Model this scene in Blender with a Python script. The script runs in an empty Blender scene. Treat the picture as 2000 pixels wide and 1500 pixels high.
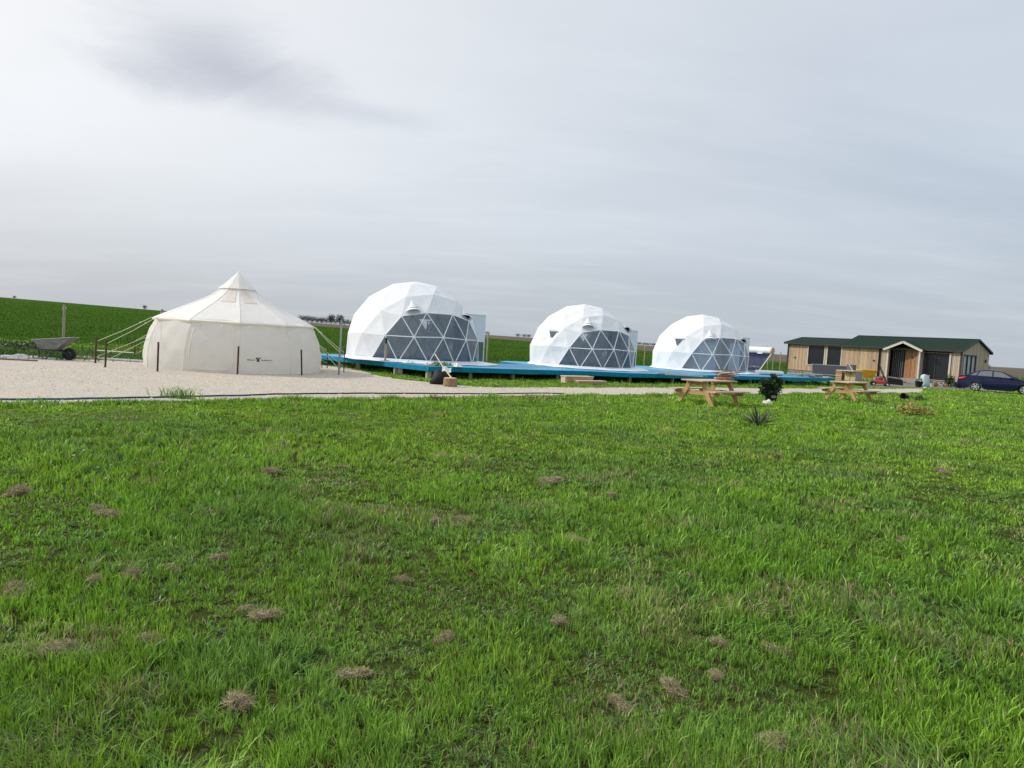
import bpy, bmesh, math, random
import numpy as np
from mathutils import Vector, Matrix, Euler

rnd = random.Random(7)
rng = np.random.default_rng(11)
V = Vector
R_ = math.radians
SC = bpy.context.scene
COL = SC.collection

# ------------------------------------------------------------------ camera
F = 1389.0                       # focal length in pixels of a 2000 px wide picture
CAM_H = 1.65
PITCH, ROLL = 3.62, 3.38
cam_rot = Euler((R_(90 - PITCH), 0, 0)).to_matrix() @ Matrix.Rotation(R_(ROLL), 3, 'Z')
cd = bpy.data.cameras.new('camera'); cam = bpy.data.objects.new('camera', cd); COL.objects.link(cam)
cam.matrix_world = Matrix.Translation((0, 0, CAM_H)) @ cam_rot.to_4x4()
cd.sensor_width = 36; cd.lens = F / 2000 * 36; cd.clip_start = 0.05; cd.clip_end = 20000
SC.camera = cam
SC.view_settings.view_transform = 'Standard'; SC.view_settings.look = 'None'
SC.view_settings.gamma = 1; SC.view_settings.use_curve_mapping = False
SC.view_settings.exposure = 0.2

# ------------------------------------------------------------------ sky and sun
SUN_DIR = V((-0.88, 0.13, 0.62)).normalized()        # towards the sun: left, slightly behind the tents
w = bpy.data.worlds.new('World'); SC.world = w; w.use_nodes = True
nt = w.node_tree; N = nt.nodes; L = nt.links
for n in list(N): N.remove(n)
def wn(t, **k):
    n = N.new(t)
    for a, b in k.items(): setattr(n, a, b)
    return n
def wm(op, a, b=None, c=None):
    n = wn('ShaderNodeMath', operation=op)
    for i, s in enumerate((a, b, c)):
        if s is None: continue
        if isinstance(s, (int, float)): n.inputs[i].default_value = s
        else: L.new(s, n.inputs[i])
    return n.outputs[0]
def wmix(f, a, b):
    n = wn('ShaderNodeMix', data_type='RGBA')
    for k, s in ((0, f), (6, a), (7, b)):
        if isinstance(s, (int, float)): n.inputs[k].default_value = s
        elif isinstance(s, tuple): n.inputs[k].default_value = (*s, 1)
        else: L.new(s, n.inputs[k])
    return n.outputs[2]
out = wn('ShaderNodeOutputWorld'); bg = wn('ShaderNodeBackground'); L.new(bg.outputs[0], out.inputs[0])
sky = wn('ShaderNodeTexSky', sky_type='NISHITA', sun_disc=False)
sky.sun_elevation = math.asin(SUN_DIR.z); sky.sun_rotation = math.atan2(SUN_DIR.x, SUN_DIR.y)
sky.air_density = 1.0; sky.dust_density = 2.0
tc = wn('ShaderNodeTexCoord'); sep = wn('ShaderNodeSeparateXYZ'); L.new(tc.outputs['Generated'], sep.inputs[0])
zz = wm('ADD', wm('MAXIMUM', sep.outputs[2], 0.0), 0.16)
comb = wn('ShaderNodeCombineXYZ')
L.new(wm('DIVIDE', sep.outputs[0], zz), comb.inputs[0]); L.new(wm('DIVIDE', sep.outputs[1], zz), comb.inputs[1])
def wnoise(scale, detail, rough, dist=0.0, off=(0, 0, 0), sc=(1, 1, 1)):
    mp = wn('ShaderNodeMapping'); mp.inputs['Location'].default_value = off; mp.inputs['Scale'].default_value = sc
    L.new(comb.outputs[0], mp.inputs[0])
    n = wn('ShaderNodeTexNoise'); n.inputs['Scale'].default_value = scale; n.inputs['Detail'].default_value = detail
    n.inputs['Roughness'].default_value = rough; n.inputs['Distortion'].default_value = dist
    L.new(mp.outputs[0], n.inputs['Vector']); return n.outputs[0]
def wramp(s, lo, hi):
    n = wn('ShaderNodeMapRange', interpolation_type='SMOOTHSTEP'); n.inputs[1].default_value = lo; n.inputs[2].default_value = hi
    L.new(s, n.inputs[0]); return n.outputs[0]
sunv = wn('ShaderNodeVectorMath', operation='DOT_PRODUCT'); L.new(tc.outputs['Generated'], sunv.inputs[0]); sunv.inputs[1].default_value = SUN_DIR
dots = wm('MULTIPLY_ADD', sunv.outputs['Value'], 0.5, 0.5)
aure = wm('POWER', dots, 2.0)                            # light scattered forward by the thin cloud
clear = wn('ShaderNodeVectorMath', operation='SCALE'); L.new(sky.outputs[0], clear.inputs[0]); clear.inputs['Scale'].default_value = 0.10
veil = wmix(aure, (0.385, 0.465, 0.57), (1.00, 0.975, 0.945))
low = wramp(sep.outputs[2], 0.0, 0.25)
veil = wmix(low, wmix(aure, (0.45, 0.505, 0.57), (0.50, 0.515, 0.565)), veil)     # duller towards the horizon
streak = wramp(wnoise(0.55, 6, 0.55, 0.5, (3.1, 1.2, 0), (0.55, 1.3, 1)), 0.36, 0.68)
veil = wmix(wm('MULTIPLY', wm('MULTIPLY', streak, 0.40), wramp(sep.outputs[2], 0.02, 0.22)), veil, wmix(aure, (0.70, 0.76, 0.85), (0.95, 0.95, 0.94)))
fine = wramp(wnoise(1.7, 7, 0.6, 0.3, (0.4, 6.0, 0), (0.5, 1.6, 1)), 0.42, 0.75)
veil = wmix(wm('MULTIPLY', fine, 0.16), veil, (0.86, 0.87, 0.89))
patchy = wramp(wnoise(0.85, 7, 0.58, 0.8, (7.3, 2.2, 0), (0.8, 1.2, 1)), 0.50, 0.80)
veil = wmix(wm('MULTIPLY', wm('MULTIPLY', patchy, 0.34), wramp(sep.outputs[2], 0.05, 0.28)), veil, (0.50, 0.53, 0.61))
# an overcast layer is brighter overhead
vm = wn('ShaderNodeVectorMath', operation='SCALE'); L.new(veil, vm.inputs[0]); L.new(wm('MULTIPLY_ADD', wramp(sep.outputs[2], 0.55, 1.0), 0.45, 1.0), vm.inputs['Scale']); veil = vm.outputs[0]
# one darker lavender-grey cloud, ragged by noise (in the cloud layer's own plane)
def blob(cx, cy, rx, ry, ang, soft0, soft1):
    mp = wn('ShaderNodeMapping', vector_type='TEXTURE'); mp.inputs['Location'].default_value = (cx, cy, 0)
    mp.inputs['Rotation'].default_value = (0, 0, ang); mp.inputs['Scale'].default_value = (rx, ry, 1)
    L.new(comb.outputs[0], mp.inputs[0])
    ln = wn('ShaderNodeVectorMath', operation='LENGTH'); L.new(mp.outputs[0], ln.inputs[0])
    d = wm('ADD', ln.outputs['Value'], wm('MULTIPLY', wm('SUBTRACT', wnoise(2.0, 7, 0.6, 0.6, (cx, cy, 0)), 0.5), 2.4))
    n = wn('ShaderNodeMapRange', interpolation_type='SMOOTHSTEP'); n.inputs[1].default_value = soft1; n.inputs[2].default_value = soft0
    L.new(d, n.inputs[0]); return n.outputs[0]
def cloud_xy(px, py):
    d = (cam_rot @ V(((px - 1000) / F, -(py - 750) / F, -1))).normalized()
    return d.x / (max(d.z, 0) + .16), d.y / (max(d.z, 0) + .16)
a0, a1 = cloud_xy(250, 78), cloud_xy(600, 190)
cx, cy = (a0[0] + a1[0]) / 2, (a0[1] + a1[1]) / 2
half = math.hypot(a1[0] - a0[0], a1[1] - a0[1]) / 2
dk = blob(cx, cy, half * 1.15, half * .95, math.atan2(a1[1] - a0[1], a1[0] - a0[0]), 0.0, 1.55)
veil = wmix(wm('MULTIPLY', dk, 0.85), veil, (0.47, 0.485, 0.55))
b0 = cloud_xy(725, 222)
veil = wmix(wm('MULTIPLY', blob(b0[0], b0[1], .20, .10, 0.3, 0.0, 1.4), 0.45), veil, (0.53, 0.56, 0.63))
L.new(wmix(0.88, clear.outputs[0], veil), bg.inputs[0]); bg.inputs[1].default_value = 1.0
w.cycles.sampling_method = 'MANUAL'; w.cycles.sample_map_resolution = 512

sd = bpy.data.lights.new('sun', 'SUN'); so = bpy.data.objects.new('sun', sd); COL.objects.link(so)
sd.energy = 2.5; sd.angle = R_(3); sd.color = (1.0, 0.95, 0.86)
so.rotation_euler = SUN_DIR.to_track_quat('Z', 'Y').to_euler(); so.location = SUN_DIR * 60

# ------------------------------------------------------------------ helpers: where a seen point stands
def ray(px, py): return cam_rot @ V(((px - 1000) / F, -(py - 750) / F, -1))
def gp(px, py, z=0.0):
    d = ray(px, py); t = (z - CAM_H) / d.z
    return V((d.x * t, d.y * t, z))
def at(px, py, Y):
    d = ray(px, py); t = Y / d.y
    return V((d.x * t, Y, CAM_H + d.z * t))
def rz(a): return Matrix.Rotation(a, 3, 'Z')

# ------------------------------------------------------------------ materials
MATS = {}
def mat(name, col, rough=.75, var=.12, vscale=6, bump=0, bscale=40, metal=0, spec=.35, transl=0, attr=None, stretch=None, coat=0, col2=None, thr=None):
    m = bpy.data.materials.new(name); m.use_nodes = True; MATS[name] = m
    t = m.node_tree; n = t.nodes; l = t.links
    b = n['Principled BSDF']; o = n['Material Output']
    b.inputs['Roughness'].default_value = rough; b.inputs['Metallic'].default_value = metal
    b.inputs['Specular IOR Level'].default_value = spec; b.inputs['Coat Weight'].default_value = coat
    tc = n.new('ShaderNodeTexCoord'); vec = tc.outputs['Object']
    if stretch:
        mp = n.new('ShaderNodeMapping'); mp.inputs['Scale'].default_value = stretch; l.new(vec, mp.inputs[0]); vec = mp.outputs[0]
    nz = n.new('ShaderNodeTexNoise'); nz.inputs['Scale'].default_value = vscale; nz.inputs['Detail'].default_value = 6; nz.inputs['Roughness'].default_value = .6
    l.new(vec, nz.inputs['Vector'])
    mx = n.new('ShaderNodeMix'); mx.data_type = 'RGBA'
    c2 = col2 if col2 else tuple(min(1, c * (1 + var)) for c in col)
    c1 = col if col2 else tuple(c * (1 - var) for c in col)
    rp = n.new('ShaderNodeMapRange'); lo, hi = thr if thr else (.3, .7)
    rp.inputs[1].default_value = lo; rp.inputs[2].default_value = hi
    l.new(nz.outputs[0], rp.inputs[0]); l.new(rp.outputs[0], mx.inputs[0])
    mx.inputs[6].default_value = (*c1, 1); mx.inputs[7].default_value = (*c2, 1)
    cs = mx.outputs[2]
    if attr:
        a = n.new('ShaderNodeAttribute'); a.attribute_name = attr
        m2 = n.new('ShaderNodeMix'); m2.data_type = 'RGBA'; m2.blend_type = 'MULTIPLY'; m2.inputs[0].default_value = 1
        l.new(cs, m2.inputs[6]); l.new(a.outputs['Color'], m2.inputs[7]); cs = m2.outputs[2]
    l.new(cs, b.inputs['Base Color'])
    if bump:
        bz = n.new('ShaderNodeTexNoise'); bz.inputs['Scale'].default_value = bscale; bz.inputs['Detail'].default_value = 4
        l.new(vec, bz.inputs['Vector'])
        bp = n.new('ShaderNodeBump'); bp.inputs['Strength'].default_value = bump; bp.inputs['Distance'].default_value = .02
        l.new(bz.outputs[0], bp.inputs['Height']); l.new(bp.outputs[0], b.inputs['Normal'])
    if transl:
        tr = n.new('ShaderNodeBsdfTranslucent'); l.new(cs, tr.inputs[0])
        ms = n.new('ShaderNodeMixShader'); ms.inputs[0].default_value = transl
        l.new(b.outputs[0], ms.inputs[1]); l.new(tr.outputs[0], ms.inputs[2]); l.new(ms.outputs[0], o.inputs[0])
    return m
def film(name, tint, haze=.08, rough=.04, refl=1.45):
    m = bpy.data.materials.new(name); m.use_nodes = True; MATS[name] = m
    t = m.node_tree; n = t.nodes; l = t.links; o = n['Material Output']; n.remove(n['Principled BSDF'])
    tr = n.new('ShaderNodeBsdfTransparent'); tr.inputs[0].default_value = (*tint, 1)
    gl = n.new('ShaderNodeBsdfGlossy'); gl.inputs['Roughness'].default_value = rough
    df = n.new('ShaderNodeBsdfDiffuse'); df.inputs[0].default_value = (.75, .8, .85, 1)
    lw = n.new('ShaderNodeLayerWeight'); lw.inputs[0].default_value = .5
    pw = n.new('ShaderNodeMath'); pw.operation = 'POWER'; pw.inputs[1].default_value = 4; l.new(lw.outputs['Facing'], pw.inputs[0])
    fr = n.new('ShaderNodeMath'); fr.operation = 'MULTIPLY_ADD'; fr.inputs[1].default_value = .5; fr.inputs[2].default_value = .05; l.new(pw.outputs[0], fr.inputs[0])
    tc = n.new('ShaderNodeTexCoord'); nz = n.new('ShaderNodeTexNoise'); nz.inputs['Scale'].default_value = 3.5; nz.inputs['Detail'].default_value = 3
    l.new(tc.outputs['Object'], nz.inputs['Vector'])
    bp = n.new('ShaderNodeBump'); bp.inputs['Strength'].default_value = .25; bp.inputs['Distance'].default_value = .05
    l.new(nz.outputs[0], bp.inputs['Height']); l.new(bp.outputs[0], gl.inputs['Normal'])
    m1 = n.new('ShaderNodeMixShader'); m1.inputs[0].default_value = haze; l.new(tr.outputs[0], m1.inputs[1]); l.new(df.outputs[0], m1.inputs[2])
    m2 = n.new('ShaderNodeMixShader'); l.new(fr.outputs[0], m2.inputs[0]); l.new(m1.outputs[0], m2.inputs[1]); l.new(gl.outputs[0], m2.inputs[2])
    l.new(m2.outputs[0], o.inputs[0]); return m

mat('dome_white', (.765, .785, .815), .48, .03, 1.5, bump=.18, bscale=2.2, transl=.07)
mat('dome_skirt', (.72, .77, .84), .4, .06, 3, bump=.35, bscale=5)
mat('white_paint', (.78, .80, .82), .4, .04)
film('clear_film', (.76, .81, .86), .03)
film('milky_film', (.78, .83, .88), .16)
film('vent_film', (.9, .92, .94), .1)
mat('canvas', (.90, .88, .84), .85, .04, 2.5, bump=.3, bscale=4, transl=.5)
mat('canvas_roof', (.91, .895, .87), .85, .04, 2.5, bump=.25, bscale=5, transl=.3)
mat('canvas_trim', (.85, .79, .66), .85, .06)
mat('mesh_panel', (.84, .77, .70), .9, .08, 20, transl=.3)
mat('rope', (.60, .64, .42), .9, .1, 30)
mat('print_black', (.03, .03, .035), .7, .1)
mat('rust', (.085, .042, .032), .85, .4, 25)
mat('galv', (.30, .31, .31), .5, .2, 14, metal=.5)
mat('grey_wood', (.36, .31, .24), .85, .22, 10, stretch=(1, 1, .2))
mat('pale_wood', (.60, .50, .38), .8, .15, 8)
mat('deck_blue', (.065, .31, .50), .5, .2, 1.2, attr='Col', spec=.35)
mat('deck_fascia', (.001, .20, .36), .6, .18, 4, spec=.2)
mat('pine', (.48, .30, .14), .65, .22, 5, stretch=(1, 6, 6), bump=.15, bscale=20)
mat('pine_top', (.52, .40, .30), .6, .2, 5, stretch=(1, 6, 6), bump=.15, bscale=20)
mat('cladding', (.50, .36, .25), .7, .16, 5, stretch=(5, 5, .5), attr='Col')
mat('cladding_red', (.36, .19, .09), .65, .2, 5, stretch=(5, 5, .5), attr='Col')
mat('cladding_pale', (.45, .38, .30), .75, .13, 5, stretch=(5, 5, .5), attr='Col')
mat('trim_pale', (.58, .54, .48), .7, .08)
mat('trim_dark', (.035, .037, .042), .5, .15)
mat('roof_green', (.014, .031, .023), .9, .18, 30, bump=.3, bscale=60, spec=.1)
mat('dark_glass', (.016, .020, .026), .22, .1, spec=.5)
mat('curtain', (.42, .46, .5), .8, .15, 4, stretch=(8, 8, .3))
mat('concrete', (.30, .28, .26), .9, .2, 8, bump=.3)
mat('paver', (.17, .145, .135), .9, .25, 9, bump=.4)
mat('tray_grey', (.235, .235, .235), .55, .25, 9, metal=.35)
mat('rubber', (.018, .018, .02), .8, .2)
mat('dark_metal', (.05, .055, .055), .5, .2, metal=.3)
mat('hose_blue', (.035, .075, .17), .45, .15)
mat('hose_dark', (.03, .045, .06), .5, .15)
mat('sheet_grey', (.42, .44, .46), .6, .2, 5)
mat('red_board', (.24, .12, .09), .8, .2)
mat('car_blue', (.003, .005, .048), .3, .04, coat=.35, spec=.3)
mat('car_glass', (.10, .12, .13), .04, .1, spec=1)
mat('plastic_black', (.014, .014, .016), .65, .15, spec=.2)
mat('alloy', (.62, .63, .65), .35, .06, metal=.6)
mat('lamp_red', (.50, .02, .05), .15, .1, coat=1)
mat('lamp_white', (.75, .76, .78), .15, .05)
mat('solar_tube', (.055, .065, .13), .2, .15, 3, spec=.7)
mat('tank_white', (.78, .79, .80), .3, .04)
mat('cap_orange', (.60, .34, .20), .5, .1)
mat('fabric_grey', (.115, .12, .135), .9, .14, 12)
mat('cushion_edge', (.55, .53, .49), .8, .1)
mat('yellow', (.72, .40, .03), .5, .1)
mat('mower_red', (.30, .03, .02), .35, .15, coat=.5)
mat('card', (.55, .37, .25), .85, .1)
mat('label_white', (.62, .68, .78), .6, .05)
mat('sack_teal', (.36, .55, .60), .5, .2, 4, bump=.4, bscale=6)
mat('sack_white', (.70, .74, .76), .5, .1)
mat('terracotta', (.42, .17, .09), .8, .15)
mat('cream', (.66, .58, .40), .6, .1)
mat('log', (.30, .19, .11), .9, .3, 12, bump=.4)
mat('stone_white', (.68, .66, .62), .8, .15, 10, bump=.4)
mat('leaf', (1, 1, 1), .45, .08, 3, attr='Col', transl=.28, spec=.28)
mat('crop_leaf', (1, 1, 1), 1, .08, .5, attr='Col', transl=.2, spec=0)
mat('straw', (1, 1, 1), .8, .1, 5, attr='Col', transl=.2, spec=.2)
mat('bark', (.13, .10, .08), .9, .3, 20)
mat('far_twig', (.05, .048, .045), .95, .2, 3)
mat('plywood', (.56, .43, .26), .8, .14, 6)
mat('silver_box', (.30, .28, .27), .5, .18, 8)
mat('mirror', (.42, .47, .50), .15, .15, 2, spec=.7)  # gable door panes: sky reflection put into the pale base colour

# ------------------------------------------------------------------ mesh builder
class MB:
    def __init__(s): s.v = []; s.f = []; s.c = []; s.col = None
    def add(s, vs, fs):
        o = len(s.v); s.v += [V(p) for p in vs]
        for f in fs: s.f.append([i + o for i in f]); s.c.append(s.col)
        return s
    def box(s, c, size, M=None):
        hx, hy, hz = size[0] / 2, size[1] / 2, size[2] / 2; M = M or Matrix.Identity(3); c = V(c)
        return s.add([c + M @ V((x * hx, y * hy, z * hz)) for z in (-1, 1) for y in (-1, 1) for x in (-1, 1)],
                     [(0, 2, 3, 1), (4, 5, 7, 6), (0, 1, 5, 4), (2, 6, 7, 3), (0, 4, 6, 2), (1, 3, 7, 5)])
    def bar(s, p, q, wd, ht, up=(0, 0, 1)):
        p, q = V(p), V(q); x = (q - p); ln = x.length; x.normalize(); u = V(up)
        y = u.cross(x)
        if y.length < 1e-4: y = V((0, 1, 0)).cross(x)
        y.normalize(); z = x.cross(y)
        return s.box((p + q) / 2, (ln, wd, ht), Matrix((x, y, z)).transposed())
    def tube(s, pts, r, n=8, caps=True):
        pts = [V(p) for p in pts]; rs = r if isinstance(r, (list, tuple)) else [r] * len(pts); vs = []; fs = []
        prev = None
        for i, p in enumerate(pts):
            t = (pts[min(i + 1, len(pts) - 1)] - pts[max(i - 1, 0)]).normalized()
            a = prev if prev is not None else (V((0, 0, 1)) if abs(t.z) < .9 else V((1, 0, 0)))
            a = (a - t * a.dot(t)).normalized(); b = t.cross(a); prev = a
            for k in range(n):
                th = 2 * math.pi * k / n; vs.append(p + (a * math.cos(th) + b * math.sin(th)) * rs[i])
        for i in range(len(pts) - 1):
            for k in range(n): fs.append((i * n + k, i * n + (k + 1) % n, (i + 1) * n + (k + 1) % n, (i + 1) * n + k))
        if caps: fs.append(tuple(range(n - 1, -1, -1))); e = (len(pts) - 1) * n; fs.append(tuple(range(e, e + n)))
        return s.add(vs, fs)
    def lathe(s, prof, n=16, c=(0, 0, 0), M=None, a0=0, closed=True):
        c = V(c); M = M or Matrix.Identity(3); vs = []; fs = []
        for (r, z) in prof:
            for k in range(n): th = a0 + 2 * math.pi * k / n; vs.append(c + M @ V((r * math.cos(th), r * math.sin(th), z)))
        for i in range(len(prof) - 1):
            for k in range(n): fs.append((i * n + k, i * n + (k + 1) % n, (i + 1) * n + (k + 1) % n, (i + 1) * n + k))
        if closed:
            fs.append(tuple(range(n - 1, -1, -1))); e = (len(prof) - 1) * n; fs.append(tuple(range(e, e + n)))
        return s.add(vs, fs)
    def prism(s, poly, d):                       # poly: 3D loop, d: offset vector
        n = len(poly); d = V(d); a = [V(p) for p in poly]
        fs = [tuple(range(n - 1, -1, -1)), tuple(range(n, 2 * n))] + [(i, (i + 1) % n, n + (i + 1) % n, n + i) for i in range(n)]
        return s.add(a + [p + d for p in a], fs)
    def sheet(s, rows):                          # grid of points
        m = len(rows[0]); vs = [p for r in rows for p in r]
        return s.add(vs, [(i * m + j, i * m + j + 1, (i + 1) * m + j + 1, (i + 1) * m + j) for i in range(len(rows) - 1) for j in range(m - 1)])
    def build(s, name, material, parent=None, smooth=False, world=False, fix=True):
        off = parent.location if (world and parent is not None) else V((0, 0, 0))
        Mi = Matrix.Rotation(-parent.rotation_euler.z, 3, 'Z') if (world and parent is not None) else Matrix.Identity(3)
        me = bpy.data.meshes.new(name); me.from_pydata([Mi @ (p - off) for p in s.v], [], s.f)
        if fix:
            b = bmesh.new(); b.from_mesh(me); bmesh.ops.recalc_face_normals(b, faces=b.faces); b.to_mesh(me); b.free()
        if any(c is not None for c in s.c):
            at_ = me.color_attributes.new('Col', 'FLOAT_COLOR', 'CORNER'); buf = []
            for p, c in zip(me.polygons, s.c): buf += [*(c or (1, 1, 1)), 1] * p.loop_total
            at_.data.foreach_set('color', buf)
        me.materials.append(MATS[material])
        if smooth: me.polygons.foreach_set('use_smooth', [True] * len(me.polygons))
        o = bpy.data.objects.new(name, me); COL.objects.link(o)
        if parent is not None: o.parent = parent
        return o
def tag(o, label=None, cat=None, group=None, kind=None):
    if label: o['label'] = label
    if cat: o['category'] = cat
    if group: o['group'] = group
    if kind: o['kind'] = kind
    return o
def thing(name, label, cat, loc=(0, 0, 0), rot=0, group=None):
    o = bpy.data.objects.new(name, None); COL.objects.link(o); o.location = loc; o.rotation_euler = (0, 0, rot); o.empty_display_size = .2
    return tag(o, label, cat, group)
def copy_tree(o, parent=None):
    c = o.copy(); COL.objects.link(c); c.parent = parent
    for ch in list(o.children): copy_tree(ch, c)
    return c
def pip(P, poly):                                # points in polygon
    x, y = P[:, 0], P[:, 1]; ins = np.zeros(len(P), bool); n = len(poly)
    for i in range(n):
        x1, y1 = poly[i]; x2, y2 = poly[(i + 1) % n]
        c = ((y1 > y) != (y2 > y)); ins ^= c & (x < (x2 - x1) * (y - y1) / ((y2 - y1) or 1e-9) + x1)
    return ins
def vnoise(x, y, scale, seed):
    g = np.random.default_rng(seed).random((256, 256)); u, v_ = x / scale + 1000, y / scale + 1000
    i, j = np.floor(u).astype(int), np.floor(v_).astype(int); fu, fv = u - i, v_ - j
    fu = fu * fu * (3 - 2 * fu); fv = fv * fv * (3 - 2 * fv)
    G = lambda a, b: g[a % 256, b % 256]
    return (G(i, j) * (1 - fu) + G(i + 1, j) * fu) * (1 - fv) + (G(i, j + 1) * (1 - fu) + G(i + 1, j + 1) * fu) * fv
def raw_mesh(name, verts, quads, tris, colors, material, parent=None):
    me = bpy.data.meshes.new(name); nv = len(verts); nq, ntr = len(quads), len(tris)
    me.vertices.add(nv); me.vertices.foreach_set('co', verts.astype(np.float32).ravel())
    me.loops.add(nq * 4 + ntr * 3)
    me.loops.foreach_set('vertex_index', np.concatenate([quads.ravel(), tris.ravel()]).astype(np.int32))
    me.polygons.add(nq + ntr)
    st = np.concatenate([np.arange(nq) * 4, nq * 4 + np.arange(ntr) * 3]).astype(np.int32)
    me.polygons.foreach_set('loop_start', st); me.update(calc_edges=True)
    if colors is not None:
        a = me.color_attributes.new('Col', 'FLOAT_COLOR', 'POINT')
        a.data.foreach_set('color', np.concatenate([colors, np.ones((nv, 1))], 1).astype(np.float32).ravel())
    me.materials.append(MATS[material]); o = bpy.data.objects.new(name, me); COL.objects.link(o)
    if parent is not None: o.parent = parent
    return o
def blade_mesh(name, x, y, z, h, wd, az, lean_az, lean, col, material='leaf', parent=None, droop=None):
    n = len(x); px, py = -np.sin(az) * wd / 2, np.cos(az) * wd / 2; lx, ly = np.cos(lean_az) * lean * h, np.sin(lean_az) * lean * h
    k = np.ones(n) if droop is None else droop
    P = np.zeros((n, 5, 3))
    P[:, 0] = np.stack([x - px, y - py, z], 1); P[:, 1] = np.stack([x + px, y + py, z], 1)
    mz = z + h * .58
    P[:, 2] = np.stack([x + px * .85 + lx * .35, y + py * .85 + ly * .35, mz], 1); P[:, 3] = np.stack([x - px * .85 + lx * .35, y - py * .85 + ly * .35, mz], 1)
    P[:, 4] = np.stack([x + lx, y + ly, z + h * k], 1)
    b = np.arange(n)[:, None] * 5
    C = np.repeat(col[:, None, :], 5, 1).copy()
    return raw_mesh(name, P.reshape(-1, 3), b + np.array([[0, 1, 2, 3]]), b + np.array([[3, 2, 4]]), C.reshape(-1, 3), material, parent)
def pick(cols, wts, n): return np.array(cols)[rng.choice(len(cols), n, p=np.array(wts) / sum(wts))]
def leaf_cloud(name, n, c, rad, size, cols, wts, parent=None, shell=.35, up=.2):
    d = rng.normal(size=(n, 3)); d /= np.linalg.norm(d, axis=1)[:, None]
    P = np.array(c) + d * (shell + (1 - shell) * rng.random((n, 1)) ** .6) * np.array(rad) * (1 + .25 * rng.normal(size=(n, 1)) * .5)
    a = rng.normal(size=(n, 3)); a[:, 2] += up; a /= np.linalg.norm(a, axis=1)[:, None]
    b = np.cross(a, rng.normal(size=(n, 3))); b /= np.linalg.norm(b, axis=1)[:, None]
    s = (size * (.6 + .8 * rng.random((n, 1))))
    Q = np.stack([P, P + a * s * .5 + b * s * .28, P + a * s, P + a * s * .5 - b * s * .28], 1)
    col = pick(cols, wts, n) * (.75 + .5 * rng.random((n, 1)))
    return raw_mesh(name, Q.reshape(-1, 3), np.arange(n * 4).reshape(n, 4), np.zeros((0, 3), int), np.repeat(col, 4, 0), 'leaf', parent)

# ------------------------------------------------------------------ terrain: one sheet out to the horizon
ES_X = [-3000, -400, 0, 300, 606, 950, 1260, 1500, 2000, 4000]; ES = [20, 20, 18, 13.5, 8, 5, 2.5, .5, 1.5, 1.5]
RB_X = [-400, 300, 420, 606, 950, 1260, 1500, 2000, 4000]; RB = [900, 900, 420, 205, 199, 160, 135, 130, 130]
def ang_px(x, y):
    th = np.arctan2(x, np.maximum(y, -1e9)); th = np.clip(th, -1.2, 1.2); return 1000 + F * np.tan(th)
def ground_z(x, y):
    x, y = np.asarray(x, float), np.asarray(y, float); r = np.hypot(x, y); p = ang_px(x, y)
    zc = CAM_H + np.interp(p, ES_X, ES) * 300 / F; r0 = np.interp(p, [600, 1300], [44, 80])
    t = np.clip((r - r0) / (300 - r0), 0, 1); z = zc * (t * .9 + .1 * t * t)
    z = z - 3.5 * np.clip((r - 300) / 300, 0, 1)
    return z + .12 * np.clip((r - 60) / 60, 0, 1) * (vnoise(x, y, 23, 5) - .5)
rings = np.concatenate([[0.0], np.geomspace(1.2, 44, 26), np.geomspace(48, 300, 44), np.geomspace(320, 9000, 14)])
na = 240; th = np.linspace(0, 2 * math.pi, na, endpoint=False)
RR, TT = np.meshgrid(rings[1:], th, indexing='ij')
gx, gy = (RR * np.sin(TT)).ravel(), (RR * np.cos(TT)).ravel()
gz = ground_z(gx, gy); gr_ = np.hypot(gx, gy); gpx = ang_px(gx, gy)
verts = np.concatenate([[[0, 0, 0]], np.stack([gx, gy, gz], 1)])
nr = len(rings) - 1; ii, jj = np.meshgrid(np.arange(nr - 1), np.arange(na), indexing='ij'); ii, jj = ii.ravel(), jj.ravel(); j2 = (jj + 1) % na
quads = 1 + np.stack([ii * na + jj, (ii + 1) * na + jj, (ii + 1) * na + j2, ii * na + j2], 1)[:, ::-1]
k = np.arange(na); tris = np.stack([np.zeros(na, int), 1 + k, 1 + (k + 1) % na], 1)[:, ::-1]
def sst(a, b, x): t = np.clip((x - a) / (b - a), 0, 1); return t * t * (3 - 2 * t)
rstart = np.interp(gpx, [500, 1000, 1500], [33, 44, 62])
zone = np.stack([sst(0, 6, gr_ - rstart), sst(-6, 6, gr_ - np.interp(gpx, RB_X, RB)), sst(9, 17, gr_)], 1)   # crop, ploughed, far lawn
zone = np.concatenate([[[0, 0, 0]], zone])
gm = bpy.data.materials.new('ground'); gm.use_nodes = True; MATS['ground'] = gm
t = gm.node_tree; n = t.nodes; l = t.links; b = n['Principled BSDF']; b.inputs['Roughness'].default_value = .95; b.inputs['Specular IOR Level'].default_value = 0
def gnoise(scale, det=6, st=(1, 1, 1), rough=.6):
    tcn = n.new('ShaderNodeTexCoord'); mp = n.new('ShaderNodeMapping'); mp.inputs['Scale'].default_value = st; l.new(tcn.outputs['Object'], mp.inputs[0])
    z = n.new('ShaderNodeTexNoise'); z.inputs['Scale'].default_value = scale; z.inputs['Detail'].default_value = det; z.inputs['Roughness'].default_value = rough
    l.new(mp.outputs[0], z.inputs['Vector']); rp = n.new('ShaderNodeMapRange'); rp.inputs[1].default_value = .3; rp.inputs[2].default_value = .7; l.new(z.outputs[0], rp.inputs[0]); return rp.outputs[0]
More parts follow.
